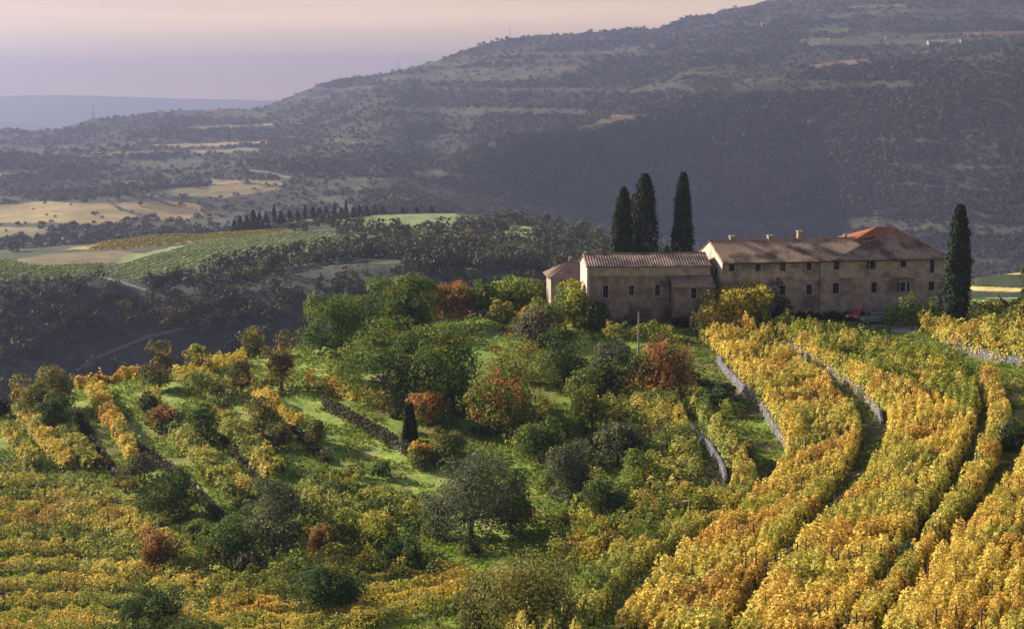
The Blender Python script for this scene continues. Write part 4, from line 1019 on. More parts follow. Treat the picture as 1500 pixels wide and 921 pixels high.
def roof_slope(mb, A, B, Cc, D, th=.14, pitch=.42, amp=.055):
    """tiled slope: eave A->B, ridge D->C (A under D, B under C); real rolls of tile running down the slope"""
    A, B, Cc, D = [Vector(p) for p in (A, B, Cc, D)]
    n = max(4, int((B - A).length / pitch) * 2); m = 8
    nrm = (B - A).cross(D - A).normalized()
    if nrm.z < 0: nrm = -nrm
    V = []; F = []
    for i in range(n + 1):
        u = i / n; e = A.lerp(B, u); r = D.lerp(Cc, u)
        for j in range(m + 1):
            p = e.lerp(r, j / m) + nrm * (amp if i % 2 else -amp) + nrm * (.05 * (noise(np.array([u * 9 + 3.0 + A.x]), np.array([j * .6 + A.y]), 3)[0] - .5) * 2)
            V.append(tuple(p))
    for i in range(n):
        for j in range(m):
            F.append((i * (m + 1) + j, (i + 1) * (m + 1) + j, (i + 1) * (m + 1) + j + 1, i * (m + 1) + j + 1))
    mb.add(V, F)
    lo_ = [tuple(p - nrm * th) for p in (A, B, Cc, D)]; up = [tuple(p - nrm * (amp + .01)) for p in (A, B, Cc, D)]
    mb.hexa(lo_ + up)
def window(parent, x, z, w, h, yface, name='window', shut=False, fr=.14):
    """window in a wall that faces -y at y = yface, centre x, sill height z"""
    mb = MB(); y0, y1 = yface - .07, yface + .05
    mb.box(x - w / 2 - fr, x - w / 2, y0, y1, z, z + h); mb.box(x + w / 2, x + w / 2 + fr, y0, y1, z, z + h)
    mb.box(x - w / 2 - fr, x + w / 2 + fr, y0, y1, z + h, z + h + fr); mb.box(x - w / 2 - fr - .05, x + w / 2 + fr + .05, y0 - .06, y1, z - fr, z)
    f = mb.build(name, M_FRAME, parent)
    p = MB(); p.box(x - w / 2, x + w / 2, yface - .012, yface + .03, z, z + h)
    p.build('pane', M_PANE, f)
    c = MB(); c.box(x - .025, x + .025, yface - .035, yface - .014, z, z + h); c.box(x - w / 2, x - .025, yface - .035, yface - .014, z + h * .55, z + h * .55 + .04); c.box(x + .025, x + w / 2, yface - .035, yface - .014, z + h * .55, z + h * .55 + .04)
    c.build('sash', M_SHUT, f)
    if shut:
        s = MB(); s.box(x - w / 2 - fr - w * .55, x - w / 2 - fr, yface - .1, yface - .04, z, z + h); s.build('shutter', M_SHUT, f)
    return f
def wpx(px, py, Y): return at(px, py, Y)

TH = R(12)
# ---- main farmhouse: local x along the front, y to the back, origin at left front corner
DF = 256.0
c0 = wpx(1057, 465, DF); O = np.array([c0[0], c0[1], float(H(c0[0], c0[1]))])
z_eave = wpx(1057, 385, DF)[2] - O[2]
def loc_px(px, py, O=O, th=TH, yl=0.0):
    """local (x, z) of a picture point on the wall plane y = yl of a building at O turned by th"""
    t, s = ray(px, py)
    # point = O + x*(cos,sin) + yl*(-sin,cos);  X = t*Y
    ox = O[0] - yl * math.sin(th); oy = O[1] + yl * math.cos(th)
    x = (t * oy - ox) / (math.cos(th) - t * math.sin(th)); Y = oy + x * math.sin(th)
    return x, s * Y - O[2]
Lw = loc_px(1389, 400)[0]; D = 12.5
print('farmhouse length', Lw, 'eave', z_eave)
eave_r = loc_px(1389, 378)[1]
ze = (z_eave + eave_r) / 2
_, zr = loc_px(1110, 351, yl=D / 2)
house = empty('farmhouse', O, 'long two storey stone farmhouse with weathered tiled roof and rows of small windows', 'farmhouse', None, TH)
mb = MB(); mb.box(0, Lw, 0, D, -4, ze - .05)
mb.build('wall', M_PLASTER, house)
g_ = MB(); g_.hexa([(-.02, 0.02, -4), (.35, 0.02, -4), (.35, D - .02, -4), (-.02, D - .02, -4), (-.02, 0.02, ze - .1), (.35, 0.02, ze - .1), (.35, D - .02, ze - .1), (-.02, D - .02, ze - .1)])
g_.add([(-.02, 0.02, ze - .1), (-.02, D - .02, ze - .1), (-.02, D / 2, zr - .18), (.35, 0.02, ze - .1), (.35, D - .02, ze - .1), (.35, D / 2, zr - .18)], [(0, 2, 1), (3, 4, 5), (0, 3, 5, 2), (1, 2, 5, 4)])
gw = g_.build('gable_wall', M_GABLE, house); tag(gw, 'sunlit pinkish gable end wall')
# windows in the gable face (faces -x)
for (yy_, z_, w_, h_) in ((2.6, None, .55, 1.3),):
    z_ = loc_px(1045, 408)[1]
    m = MB(); m.box(-.09, .05, yy_ - w_ / 2, yy_ + w_ / 2, z_, z_ + h_); gp = m.build('gable_window', M_PANE, house)
ov = .55; hip = 7.5
mbr = MB()
xr2 = Lw - hip
roof_slope(mbr, (-.15, -ov, ze), (xr2, -ov, ze), (xr2, D / 2, zr), (-.15, D / 2, zr))
roof_slope(mbr, (-.15, D + ov, ze), (xr2, D + ov, ze), (xr2, D / 2, zr), (-.15, D / 2, zr))
# hipped right end, rising to a higher point over the back part
pk = (xr2 - .5, D / 2, zr)
def tri_slope(mb, A, B, P, n=None, amp=.05, th=.14, pitch=.42):
    A, B, P = Vector(A), Vector(B), Vector(P); n = n or int((B - A).length / pitch) * 2
    nrm = (B - A).cross(P - A).normalized()
    if nrm.z < 0: nrm = -nrm
    V = []; F = []
    for i in range(n + 1):
        e = A.lerp(B, i / n)
        for j in range(6):
            V.append(tuple(e.lerp(P, j / 5) + nrm * ((amp if i % 2 else -amp) * (1 - j / 5))))
    for i in range(n):
        for j in range(5):
            F.append((i * 6 + j, (i + 1) * 6 + j, (i + 1) * 6 + j + 1, i * 6 + j + 1))
    mb.add(V, F)
roof = mbr.build('roof', M_TILE, house)
# taller rear block at the right end: its hip roof rises above the ridge
mh = MB(); Xa, Xb = loc_px(1246, 348, yl=D / 2)[0], Lw + .5
zpk = loc_px(1283, 334, yl=D / 2 + 1)[1]; xpk0 = loc_px(1283, 340, yl=D / 2 + 1)[0]; xpk1 = loc_px(1308, 340, yl=D / 2 + 1)[0]
roof_slope(mh, (xr2, -ov, ze), (Xb, -ov, ze), (xpk1, D / 2 + 1, zpk - .1), (xpk1 - .05, D / 2 + 1, zpk - .1), pitch=.42)
roof_slope(mh, (Xb, -ov, ze), (Xb, D + ov + 1.5, ze), (xpk1, D / 2 + 1.05, zpk - .1), (xpk1, D / 2 + .95, zpk - .1))
# fan shaped front face between the ridge end and the peak
xq = loc_px(1215, 380)[0]
tri_slope(mh, (xq, -ov, ze + .04), (xr2 + .1, -ov, ze + .04), (xpk1, D / 2 + 1, zpk - .06))
hr = mh.build('hip_roof', M_TILE2, house)
mo = MB()
tri_slope(mo, (Xa, D / 2 + 5.5, zr - .3), (Xa, D / 2 - 1.2, zr - .25), (xpk0, D / 2 + 1, zpk + .1), pitch=.42)
roof_slope(mo, (Xa, D / 2 - 1.25, zr - .22), (xpk1 + .3, D / 2 - .1, zpk - .55), (xpk1, D / 2 + 1, zpk + .12), (xpk0, D / 2 + 1, zpk + .12))
orf = mo.build('rear_roof', M_TILEO, house); tag(orf, 'bright orange newer tiled roof peak')
mk = MB(); mk.box(Xa + .2, Xb - .7, D - .3, D + 4.2, -4, ze - .1); mk.build('rear_wall', M_PLASTER, house)
mk = MB(); mk.tube([(-.2, D / 2, zr + .05), (xr2, D / 2, zr + .05)], [.13, .13], 6); mk.tube([(xpk0, D / 2 + 1, zpk + .1), (xpk1, D / 2 + 1, zpk + .1), (Xb, -ov, ze + .08)], [.12, .12, .12], 6); mk.build('ridge_tiles', M_TILEP, roof)
# chimneys
for px_, pt, w_, h_ in ((1072, 345, .7, .6), (1128, 346, .8, .55), (1171, 339, .75, 1.2), (1238, 347, .35, .5)):
    x_, _z = loc_px(px_, 350, yl=D / 2)
    m = MB(); m.box(x_ - w_ / 2, x_ + w_ / 2, D / 2 - w_ / 2, D / 2 + w_ / 2, zr - .5, zr + h_)
    ch = m.build('chimney', M_CHIM, roof)
    m = MB(); m.box(x_ - w_ / 2 - .12, x_ + w_ / 2 + .12, D / 2 - w_ / 2 - .12, D / 2 + w_ / 2 + .12, zr + h_ + .002, zr + h_ + .14); m.build('chimney_cap', M_FRAME, roof)
# windows: px, py of the centre, width and height in pixels
for px_, py_, w_, h_, sh in ((1072, 392, 9, 10, 0), (1110, 392, 9, 10, 0), (1146, 391, 9, 11, 0), (1185, 390, 8, 11, 0), (1225, 389, 9, 11, 0), (1278, 388, 9, 12, 1), (1323, 386, 9, 11, 0), (1365, 390, 7, 19, 0),
                             (1146, 425, 9, 14, 0), (1185, 424, 9, 15, 0), (1224, 422, 10, 15, 0), (1280, 421, 9, 15, 0), (1322, 420, 8, 14, 1), (1330, 420, 5, 14, 0), (1364, 418, 9, 14, 0)):
    x_, z_ = loc_px(px_, py_ + h_ / 2); x2, z2 = loc_px(px_, py_ - h_ / 2); k_ = DF / FPX
    window(house, x_, z_, w_ * k_ * .95, z2 - z_, 0, shut=bool(sh))
m = MB(); xd, _ = loc_px(1200, 420); m.tube([(xd, -.12, -.5), (xd, -.12, ze - .3)], [.06, .06], 6); m.build('downpipe', M_METAL, house)
m = MB(); m.tube([(0, -ov - .08, ze - .12), (Lw + .4, -ov - .08, ze - .12)], [.08, .08], 6); m.build('gutter', M_METAL, house)
# plaster band under the eaves
m = MB(); m.box(.1, Lw - .05, -.012, .0, ze - 2.9, ze - .25); bd = m.build('upper_plaster', surf_mat('upper_plaster', (.20, .17, .145), (.36, .305, .26), .8, (.14, .12, .105), .3, bump=.02), house)
# antenna
m = MB(); xa, za = loc_px(1282, 334, yl=D / 2 + 1); _, zt = loc_px(1282, 308, yl=D / 2 + 1)
m.tube([(xpk0, D / 2 + 1, zpk), (xpk0, D / 2 + 1, zt)], [.03, .025], 5)
for q, l_ in ((.98, .5), (.8, .6), (.62, .55), (.42, .9)):
    zz_ = zpk + (zt - zpk) * q; m.tube([(xpk0 - l_, D / 2 + 1, zz_), (xpk0 + l_, D / 2 + 1, zz_ - .1)], [.025, .025], 4)
m.build('antenna', plain_mat('antenna_metal', (.5, .48, .45), .4, .8), roof)
# slack white cable along the front
m = MB(); pts = []
for px_, py_ in ((1287, 387), (1305, 395), (1325, 403), (1345, 409), (1365, 412), (1385, 412)):
    x_, z_ = loc_px(px_, py_, yl=-.2); pts.append((x_, -.2, z_))
m.tube(pts, [.045] * len(pts), 5); m.build('cable', plain_mat('white_cable', (.55, .52, .5), .6), house)

# ---- left wing
TH2 = R(5)
c1 = wpx(862, 478, 255.0); O2 = np.array([c1[0], c1[1], float(H(c1[0], c1[1]))])
lp = lambda px, py, yl=0.0: loc_px(px, py, O2, TH2, yl)
L2 = lp(1040, 430)[0]; D2 = 8.0; ze2 = (lp(862, 391)[1] + lp(1030, 388)[1]) / 2; zr2 = lp(950, 371, D2 / 2)[1]
wing = empty('farm_wing', O2, 'lower left wing of the farm with sooty wall, three narrow windows and dark roof', 'farm wing', None, TH2)
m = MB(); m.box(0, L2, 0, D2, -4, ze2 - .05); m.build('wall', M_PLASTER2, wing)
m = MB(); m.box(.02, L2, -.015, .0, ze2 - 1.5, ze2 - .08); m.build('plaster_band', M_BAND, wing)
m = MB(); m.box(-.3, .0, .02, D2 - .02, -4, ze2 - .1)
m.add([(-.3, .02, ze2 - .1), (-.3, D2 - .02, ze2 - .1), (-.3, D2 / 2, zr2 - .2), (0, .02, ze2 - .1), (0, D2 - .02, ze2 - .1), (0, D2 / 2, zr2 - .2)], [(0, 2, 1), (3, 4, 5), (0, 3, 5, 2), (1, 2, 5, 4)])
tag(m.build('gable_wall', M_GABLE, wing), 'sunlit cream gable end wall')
m = MB(); roof_slope(m, (-.5, -.5, ze2), (L2 + .1, -.5, ze2), (L2 + .1, D2 / 2, zr2), (-.5, D2 / 2, zr2)); roof_slope(m, (-.5, D2 + .5, ze2), (L2 + .1, D2 + .5, ze2), (L2 + .1, D2 / 2, zr2), (-.5, D2 / 2, zr2))
m.tube([(-.5, D2 / 2, zr2 + .06), (L2, D2 / 2, zr2 + .06)], [.12, .12], 6)
wr = m.build('roof', M_TILE2, wing)
xc = lp(858, 376)[0]; m = MB(); m.box(xc + .3, xc + .8, D2 / 2 - .3, D2 / 2 + .3, zr2 - .3, zr2 + .35); m.build('chimney', M_CHIM, wr)
for px_, py_, w_, h_ in ((887, 427, 8, 18), (925, 425, 7, 14), (963, 425, 7, 16)):
    x_, z_ = lp(px_, py_ + h_ / 2); _, z2 = lp(px_, py_ - h_ / 2); window(wing, x_, z_, w_ * .105, z2 - z_, 0, fr=.11)
# ---- lean-to annex in front of the wing
La, Lb = lp(983, 440)[0], lp(1040, 440)[0]
Oa = np.array([O2[0] + math.cos(TH2) * La, O2[1] + math.sin(TH2) * La, O2[2]])
ann = empty('lean_to', Oa, 'small stone lean-to with a mono-pitch roof between the wing and the farmhouse', 'lean-to', None, TH2)
wA = Lb - La; dA = 3.2
zt_ = lp(1000, 404)[1] ; zl_ = lp(1000, 419, -dA)[1]
m = MB(); m.hexa([(0, -dA, -4), (wA, -dA, -4), (wA, -.02, -4), (0, -.02, -4), (0, -dA, zl_ - .2), (wA, -dA, zl_ - .2), (wA, -.02, zt_ - .25), (0, -.02, zt_ - .25)]); m.build('wall', M_PLASTER2, ann)
m = MB(); roof_slope(m, (-.35, -dA - .45, zl_ - .1), (wA + .2, -dA - .45, zl_ - .1), (wA + .2, -.03, zt_), (-.35, -.03, zt_)); m.build('roof', M_TILE2, ann)
xw, zw = lp(1016, 437, -dA); window(ann, xw - La, zw, .8, 1.6, -dA, fr=.12)
m = MB(); m.tube([(-.25, -.15, -.5), (-.25, -.15, zt_ - .4)], [.07, .07], 6); m.build('downpipe', M_METAL, ann)
# ---- low house with the pinkish roof at the far left
Yp = 266.0
P0 = wpx(802, 408, Yp); Op = np.array([P0[0], P0[1], float(H(P0[0], P0[1]))])
out_ = empty('low_house', Op, 'low house with pinkish tiled hip roof at the left end of the farm', 'house', None, R(4))
lw = wpx(858, 408, Yp)[0] - P0[0]; k_ = Yp / FPX
zE = P0[2] - Op[2] + .1; zT = wpx(840, 382, Yp + 4)[2] - Op[2]
m = MB(); m.box(.6, lw + 1.2, .4, 8.4, -4, zE - .1); m.build('wall', M_BAND, out_)
m = MB()
roof_slope(m, (0, 0, zE), (lw + 1.4, -.1, zE - .5), (lw + 1.4, 4.2, zT + .1), (lw * .68, 4.2, zT))
roof_slope(m, (0, 8.8, zE), (0, 0, zE), (lw * .68, 4.15, zT), (lw * .68, 4.25, zT))
roof_slope(m, (0, 8.8, zE), (lw + 1.4, 8.8, zE - .3), (lw + 1.4, 4.2, zT + .1), (lw * .68, 4.2, zT))
prf = m.build('roof', M_TILEP, out_)
m = MB(); m.box(lw * .68 - .3, lw * .68 + .3, 3.9, 4.5, zT - .3, zT + .5); m.build('chimney', M_CHIM, prf)
window(out_, 2.4, zE - 1.5, .8, 1.0, .4, fr=.1)

# ------------------------------------------------------------------ driveway
pix = [(1238, 470), (1262, 480), (1300, 487), (1350, 489), (1358, 480), (1322, 472), (1322, 462), (1262, 460)]
W_ = np.array([ground(a, b) for a, b in pix])
cx_, cy_ = W_[:, 0].mean(), W_[:, 1].mean(); V = []; F = []
m_ = 10; nb_ = len(pix) * 6; ring = smooth_curve(np.vstack([W_[:, :2], W_[:1, :2]]), .1, 2); idx = np.linspace(0, len(ring) - 1, nb_ + 1).astype(int)[:-1]; ring = ring[idx]
for j in range(m_ + 1):
    for p in ring:
        q = np.array([cx_, cy_]) * (1 - j / m_) + p * j / m_ if j else np.array([cx_, cy_]) + (p - np.array([cx_, cy_])) * .02
        V.append((q[0], q[1], float(H(q[0], q[1])) + .06))
for j in range(m_):
    for k in range(nb_): F.append((j * nb_ + k, j * nb_ + (k + 1) % nb_, (j + 1) * nb_ + (k + 1) % nb_, (j + 1) * nb_ + k))
o = mesh_np('driveway', np.array(V), np.array(F), surf_mat('gravel', (.17, .16, .16), (.25, .235, .225), 2.0, bump=.02), None); tag(o, kind='structure')

# ------------------------------------------------------------------ cars
def car(base, rz, col, label, name='parked_car'):
    root = empty(name, base, label, 'car', None, rz)
    paint = plain_mat('car_paint', col, .3, spec=.6); gl = plain_mat('car_glass', (.02, .025, .03), .12, spec=.7); ty = plain_mat('tyre', (.02, .02, .02), .9); rimm = plain_mat('rim', (.4, .4, .4), .3, .8)
    prof = [(-1.85, .32), (-1.9, .62), (-1.82, .86), (-.98, .94), (-.45, 1.36), (1.0, 1.42), (1.62, .98), (1.86, .9), (1.9, .5), (1.85, .32)]   # x forward is -x
    hw = .8; V = []; F = []
    for y_, s_ in ((-hw, 1), (-hw * .97, 1), (hw * .97, 1), (hw, 1)):
        for (x_, z_) in prof:
            k = 1 if z_ < 1.0 else .84
            yy_ = y_ * k
            V.append((x_ * (1 if abs(y_) < hw else .985), yy_, z_ if abs(y_) < hw else z_ - .03 * (z_ > .4)))
    n_ = len(prof)
    for r_ in range(3):
        for k in range(n_): F.append((r_ * n_ + k, r_ * n_ + (k + 1) % n_, (r_ + 1) * n_ + (k + 1) % n_, (r_ + 1) * n_ + k))
    mb = MB(); mb.add(V, F)
    for off in (0, 3 * n_):      # side caps
        for tri in ((0, 1, 9), (1, 8, 9), (1, 2, 8), (2, 7, 8), (2, 3, 7), (3, 6, 7), (3, 4, 6), (4, 5, 6)): mb.add([V[off + t_] for t_ in tri], [(0, 1, 2)])
    body = mb.build('body', paint, root)
    m = MB(); m.add([(-.96, -.66, .98), (-.96, .66, .98), (-.5, .6, 1.33), (-.5, -.6, 1.33)], [(0, 1, 2, 3)]); V2 = [(-.99, -.66, .965), (-.99, .66, .965), (-.52, .58, 1.345), (-.52, -.58, 1.345)]
    m.add(V2, [(0, 1, 2, 3)]); m.build('windscreen', gl, root)
    m = MB(); m.add([(1.63, -.62, 1.0), (1.63, .62, 1.0), (1.08, .56, 1.38), (1.08, -.56, 1.38)], [(0, 1, 2, 3)]); m.build('rear_window', gl, root)
    for s_ in (-1, 1):
        m = MB(); m.add([(-.75, s_ * .765, .99), (1.35, s_ * .765, .99), (.95, s_ * .69, 1.34), (-.42, s_ * .69, 1.31)], [(0, 1, 2, 3)]); m.build('side_window', gl, root)
        m = MB(); m.box(-1.925, -1.86, s_ * .6 - .14, s_ * .6 + .14, .6, .76); m.build('headlight', plain_mat('headlight', (.7, .7, .68), .15), root)
        for x_ in (-1.2, 1.2):
            m = MB(); m.tube([(x_, s_ * .62, .31), (x_, s_ * .83, .31)], [.31, .31], 16); w_ = m.build('wheel', ty, root)
            m = MB(); m.tube([(x_, s_ * .83, .31), (x_, s_ * .845, .31)], [.18, .18], 12); m.build('rim', rimm, w_)
    root.scale = (1.2, 1.2, 1.2)
    m = MB(); m.box(-1.95, -1.87, -.72, .72, .36, .5); m.build('bumper', plain_mat('bumper', (.06, .06, .06), .6), root)
    return root
g = ground(1253, 469); g[2] += .06
car(g, R(62), (.55, .045, .035), 'small red car parked at the vine edge in front of the farmhouse')
g = behind(1281, 447, 254); g[2] += .08
car(g, R(8), (.16, .17, .19), 'dark grey car in the shade close to the farmhouse wall')

# ------------------------------------------------------------------ poles, trellis beams, rails
M_CONC = surf_mat('pale_concrete', (.42, .4, .37), (.6, .57, .53), 3)
def pole(cx, top, base, label, lamp=True):
    g = ground(cx, base); h = (base - top) * g[1] / FPX
    root = empty('utility_pole', g, label, 'pole')
    m = MB(); m.tube([(0, 0, -.4), (0, 0, h)], [.15, .1], 8); m.build('shaft', surf_mat('pole_wood', (.2, .17, .15), (.3, .26, .23), 3), root)
    m = MB(); m.box(-.5, .15, -.12, .12, h - .05, h + .12); m.box(-.35, -.05, -.1, .1, h + .12, h + .3); m.build('insulator_box', M_METAL, root)
pole(935, 455, 520, 'wooden utility pole standing before the left wing')
pole(785, 595, 648, 'thin grey pole among the trees of the hollow')
g = ground(1426, 462); h_ = 16 * g[1] / FPX
m = MB(); w1 = .75
m.hexa([(-w1, -.3, -.2), (-w1 + .4, -.3, -.2), (-w1 + .4, .3, -.2), (-w1, .3, -.2), (-.45, -.3, h_ * .8), (-.15, -.3, h_ * .7), (-.15, .3, h_ * .7), (-.45, .3, h_ * .8)])
m.hexa([(w1 - .4, -.3, -.2), (w1, -.3, -.2), (w1, .3, -.2), (w1 - .4, .3, -.2), (.15, -.3, h_ * .7), (.45, -.3, h_ * .8), (.45, .3, h_ * .8), (.15, .3, h_ * .7)])
m.hexa([(-.45, -.3, h_ * .7), (.45, -.3, h_ * .7), (.45, .3, h_ * .7), (-.45, .3, h_ * .7), (-.3, -.3, h_), (.3, -.3, h_), (.3, .3, h_), (-.3, .3, h_)])
o = m.build('stone_arch', surf_mat('arch_stone', (.4, .32, .26), (.52, .42, .35), 3), None); o.location = [float(v) for v in g]; tag(o, 'small pale stone arch at the foot of the lone cypress', 'arch')
# low pale frame behind the cypress
g = behind(1460, 450, 272)
root = empty('crop_frame', g, 'low pale covered frame behind the orange field beside the lone cypress', 'crop frame')
m = MB(); m.box(-3.6, 3.8, -.6, .6, 1.15, 1.25); m.build('cover', plain_mat('pale_cover', (.32, .38, .4), .6), root)
for x_ in (-3.5, -1.2, 1.2, 3.6):
    m = MB(); m.tube([(x_, -.5, -.2), (x_, -.5, 1.15)], [.05, .05], 5); m.build('leg', POST, root)
# trellis beams (white concrete crossbars) in the hollow
for i, (a, b, lab) in enumerate((((958, 618), (975, 609), 'highest white trellis beam, beside the orange-red tree'), ((960, 634), (995, 618), 'second white trellis beam from the top in the hollow'), ((955, 652), (975, 646), 'third short white trellis beam in the hollow'),
                       ((970, 688), (1012, 676), 'fourth white trellis beam above the curved stone wall'), ((975, 711), (1020, 700), 'fifth white trellis beam in the thicket'), ((980, 742), (1012, 734), 'lowest white trellis beam near the golden rows'), ((818, 800), (852, 788), 'white trellis beam over the dark gap at the lip of the hollow'))):
    ga = ground(a[0], a[1] + 18); gb = ground(b[0], b[1] + 18); h_ = 19 * ga[1] / FPX + .1
    root = empty('trellis_beam', ga, lab, 'trellis beam', 'white trellis beams in the hollow')
    e = gb - ga; dx, dy, dz_ = e
    yy_ = ga[1]
    A_ = Vector((0, 0, h_)); B_ = Vector((dx * 1.0, dy * .4, h_ + dz_ + .1))
    m = MB(); m.tube([A_, B_], [.08, .08], 4); m.build('beam', M_CONC, root)
    for P_ in (A_.lerp(B_, .1), A_.lerp(B_, .9)):
        zg = float(H(ga[0] + P_.x, ga[1] + P_.y)) - ga[2]
        m = MB(); m.tube([(P_.x, P_.y, zg - .3), (P_.x, P_.y, P_.z)], [.09, .08], 4); m.build('post', M_CONC, root)
# wooden rails at the right bottom
for lab, pts in (('long wooden trellis rail along the gap in the right-hand golden rows', [(1165, 905), (1200, 886), (1240, 866), (1278, 846)]),
                 ('pale wooden rail lying in the upper gap of the golden rows', [(1108, 862), (1135, 842), (1165, 818)]),
                 ('short pale wooden rail beside the posts of the curved rows', [(1222, 752), (1245, 735)]),):
    G = [ground(a, b) for a, b in pts]; b0 = G[0]
    root = empty('trellis_rail', b0, lab, 'trellis rail', 'wooden rails of the curved rows')
    m = MB(); m.tube([tuple(q - b0 + np.array([0, 0, 1.25])) for q in G], [.1] * len(G), 6); m.tube([tuple(q - b0 + np.array([0, 0, .75])) for q in G], [.08] * len(G), 6); m.build('rail', surf_mat('rail_wood', (.2, .15, .11), (.36, .28, .22), 4), root)
    for q in G:
        m = MB(); o_ = q - b0; m.tube([tuple(o_ + (0, 0, -.3)), tuple(o_ + (0, 0, 1.9))], [.08, .07], 6); m.build('post', POST, root)

# ------------------------------------------------------------------ things on the far hills
M_HWALL = surf_mat('far_house_wall', (.28, .24, .22), (.36, .32, .29), .3)
def far_house(px, py, wpx_, hpx, label, y0, y1, rz=0, roofm=None, group='houses on the far hills'):
    g = ground(px, py, y0, y1); k = g[1] / FPX; w = wpx_ * k; h = hpx * k; d = w * .7
    root = empty('far_house', g, label, 'house', group, rz)
    m = MB(); m.box(-w / 2, w / 2, -d / 2, d / 2, -3, h * .62); m.build('wall', M_HWALL, root)
    m = MB(); o_ = w * .06
    m.add([(-w / 2 - o_, -d / 2 - o_, h * .6), (w / 2 + o_, -d / 2 - o_, h * .6), (w / 2 + o_, d / 2 + o_, h * .6), (-w / 2 - o_, d / 2 + o_, h * .6), (-w / 2 - o_, 0, h), (w / 2 + o_, 0, h)],
          [(0, 1, 5, 4), (3, 4, 5, 2), (0, 4, 3), (1, 2, 5), (0, 3, 2, 1)]); m.build('roof', roofm or M_TILEP, root)
    for q in (-.28, .05, .3):
        m = MB(); m.box(w * q, w * q + w * .09, -d / 2 - .15, -d / 2 + .1, h * .22, h * .42); m.build('window', M_PANE, root)
for a in ((210, 287, 7, 8, 'pale cream house above the hazy valley fields', 1400, 2700), (226, 292, 14, 5, 'long low farm building right of the pale cream house', 1400, 2700),
          (440, 325, 34, 10, 'low pinkish roofed farm among dark trees on the middle hill crest', 900, 1300), (411, 322, 22, 12, 'pinkish walled house left on the middle hill crest', 900, 1300),
          (1186, 182, 7, 7, 'tiny white house alone on the dark blue slope', 2100, 3000),
          (1120, 38, 9, 5, 'pale house high on the ridge slope near the skyline', 2600, 5000), (1178, 62, 7, 4, 'small pale house left of the green field on the ridge', 2600, 5000),
          (1300, 57, 6, 4, 'tiny pale house left of the hill village', 2600, 5000), (1366, 64, 14, 5, 'long pale building of the hill village', 2600, 5000), (1384, 63, 8, 4, 'mid house of the hill village', 2600, 5000), (1411, 63, 9, 7, 'tall pink house at the right of the hill village', 2600, 5000),
          (1196, 68, 6, 3, 'lower small house beside the ridge field', 2600, 5000), (1217, 60, 7, 3, 'small grey roofed house right of the ridge field', 2600, 5000)):
    far_house(*a)
for i, (px, py, w_, h_) in enumerate(((60, 346, 9, 4), (85, 344, 8, 5), (110, 345, 10, 4), (135, 343, 8, 5), (96, 350, 9, 4), (30, 343, 8, 4), (158, 345, 7, 4))):
    far_house(px, py, w_, h_, 'small grey roofed house of the hazy valley village', 1350, 1900, R(10 * i), M_TILE2, 'houses of the hazy valley village')
# dark conifers on the middle hill crest
CREST = [(343, 312, 332, 9), (352, 308, 332, 11), (362, 306, 330, 12), (371, 298, 330, 14), (380, 302, 329, 12), (390, 304, 329, 12), (402, 291, 328, 8), (412, 302, 328, 13), (424, 300, 327, 12), (436, 303, 327, 12),
         (447, 296, 325, 8), (458, 300, 324, 12), (468, 302, 322, 12), (478, 299, 320, 11), (490, 296, 318, 9), (500, 298, 316, 10), (507, 289, 315, 7), (518, 298, 314, 10), (526, 295, 313, 9), (537, 298, 313, 10), (549, 296, 312, 9), (560, 299, 311, 8), (590, 302, 311, 7), (803, 308, 322, 7), (800, 312, 324, 10), (610, 300, 310, 8), (632, 300, 310, 9)]
protos = []
for i, (cx, top, base, w_) in enumerate(CREST):
    g = ground(cx, base, 900, 1300); k = g[1] / FPX
    if i < 3:
        hh_ = 26.0; ww_ = 10.0; slim = 1.0; n = 420
        v = rng.random(n); a = rng.random(n) * 6.283; r = ww_ / 2 * (1 - v ** 1.5) * (.6 + .6 * noise(a * 1.5 + i * 9, v * 5, 3)) + .3
        V, F = leaf_quads(np.stack([np.cos(a) * r, np.sin(a) * r, 1 + v * (hh_ - 1)], 1), np.stack([np.cos(a), np.sin(a), np.full(n, .4)], 1), 2.6, .5)
        C = np.array((.02, .03, .02)) * (.5 + rng.random((n, 1)))
        root = empty('conifer', g, 'dark conifer on the crest of the middle hill', 'conifer', 'conifers on the middle hill crest')
        cr = mesh_np('crown', V, F, M_FAR, root, np.repeat(C, 4, axis=0)); m = MB(); m.tube([(0, 0, -1), (0, 0, 18)], [.4, .15], 6); tr_ = m.build('trunk', M_BARK, root); protos.append((root, cr, tr_))
    else:
        r0, c0_, t0_ = protos[i % 3]; root = r0.copy(); COL.objects.link(root)
        for ch in (c0_, t0_):
            q = ch.copy(); COL.objects.link(q); q.parent = root
    root.location = [float(v_) for v_ in g]; root.scale = (w_ * k / 10.0 * 1.15,) * 2 + ((base - top) * k / 26.0,); root.rotation_euler = (0, 0, i * 1.7)
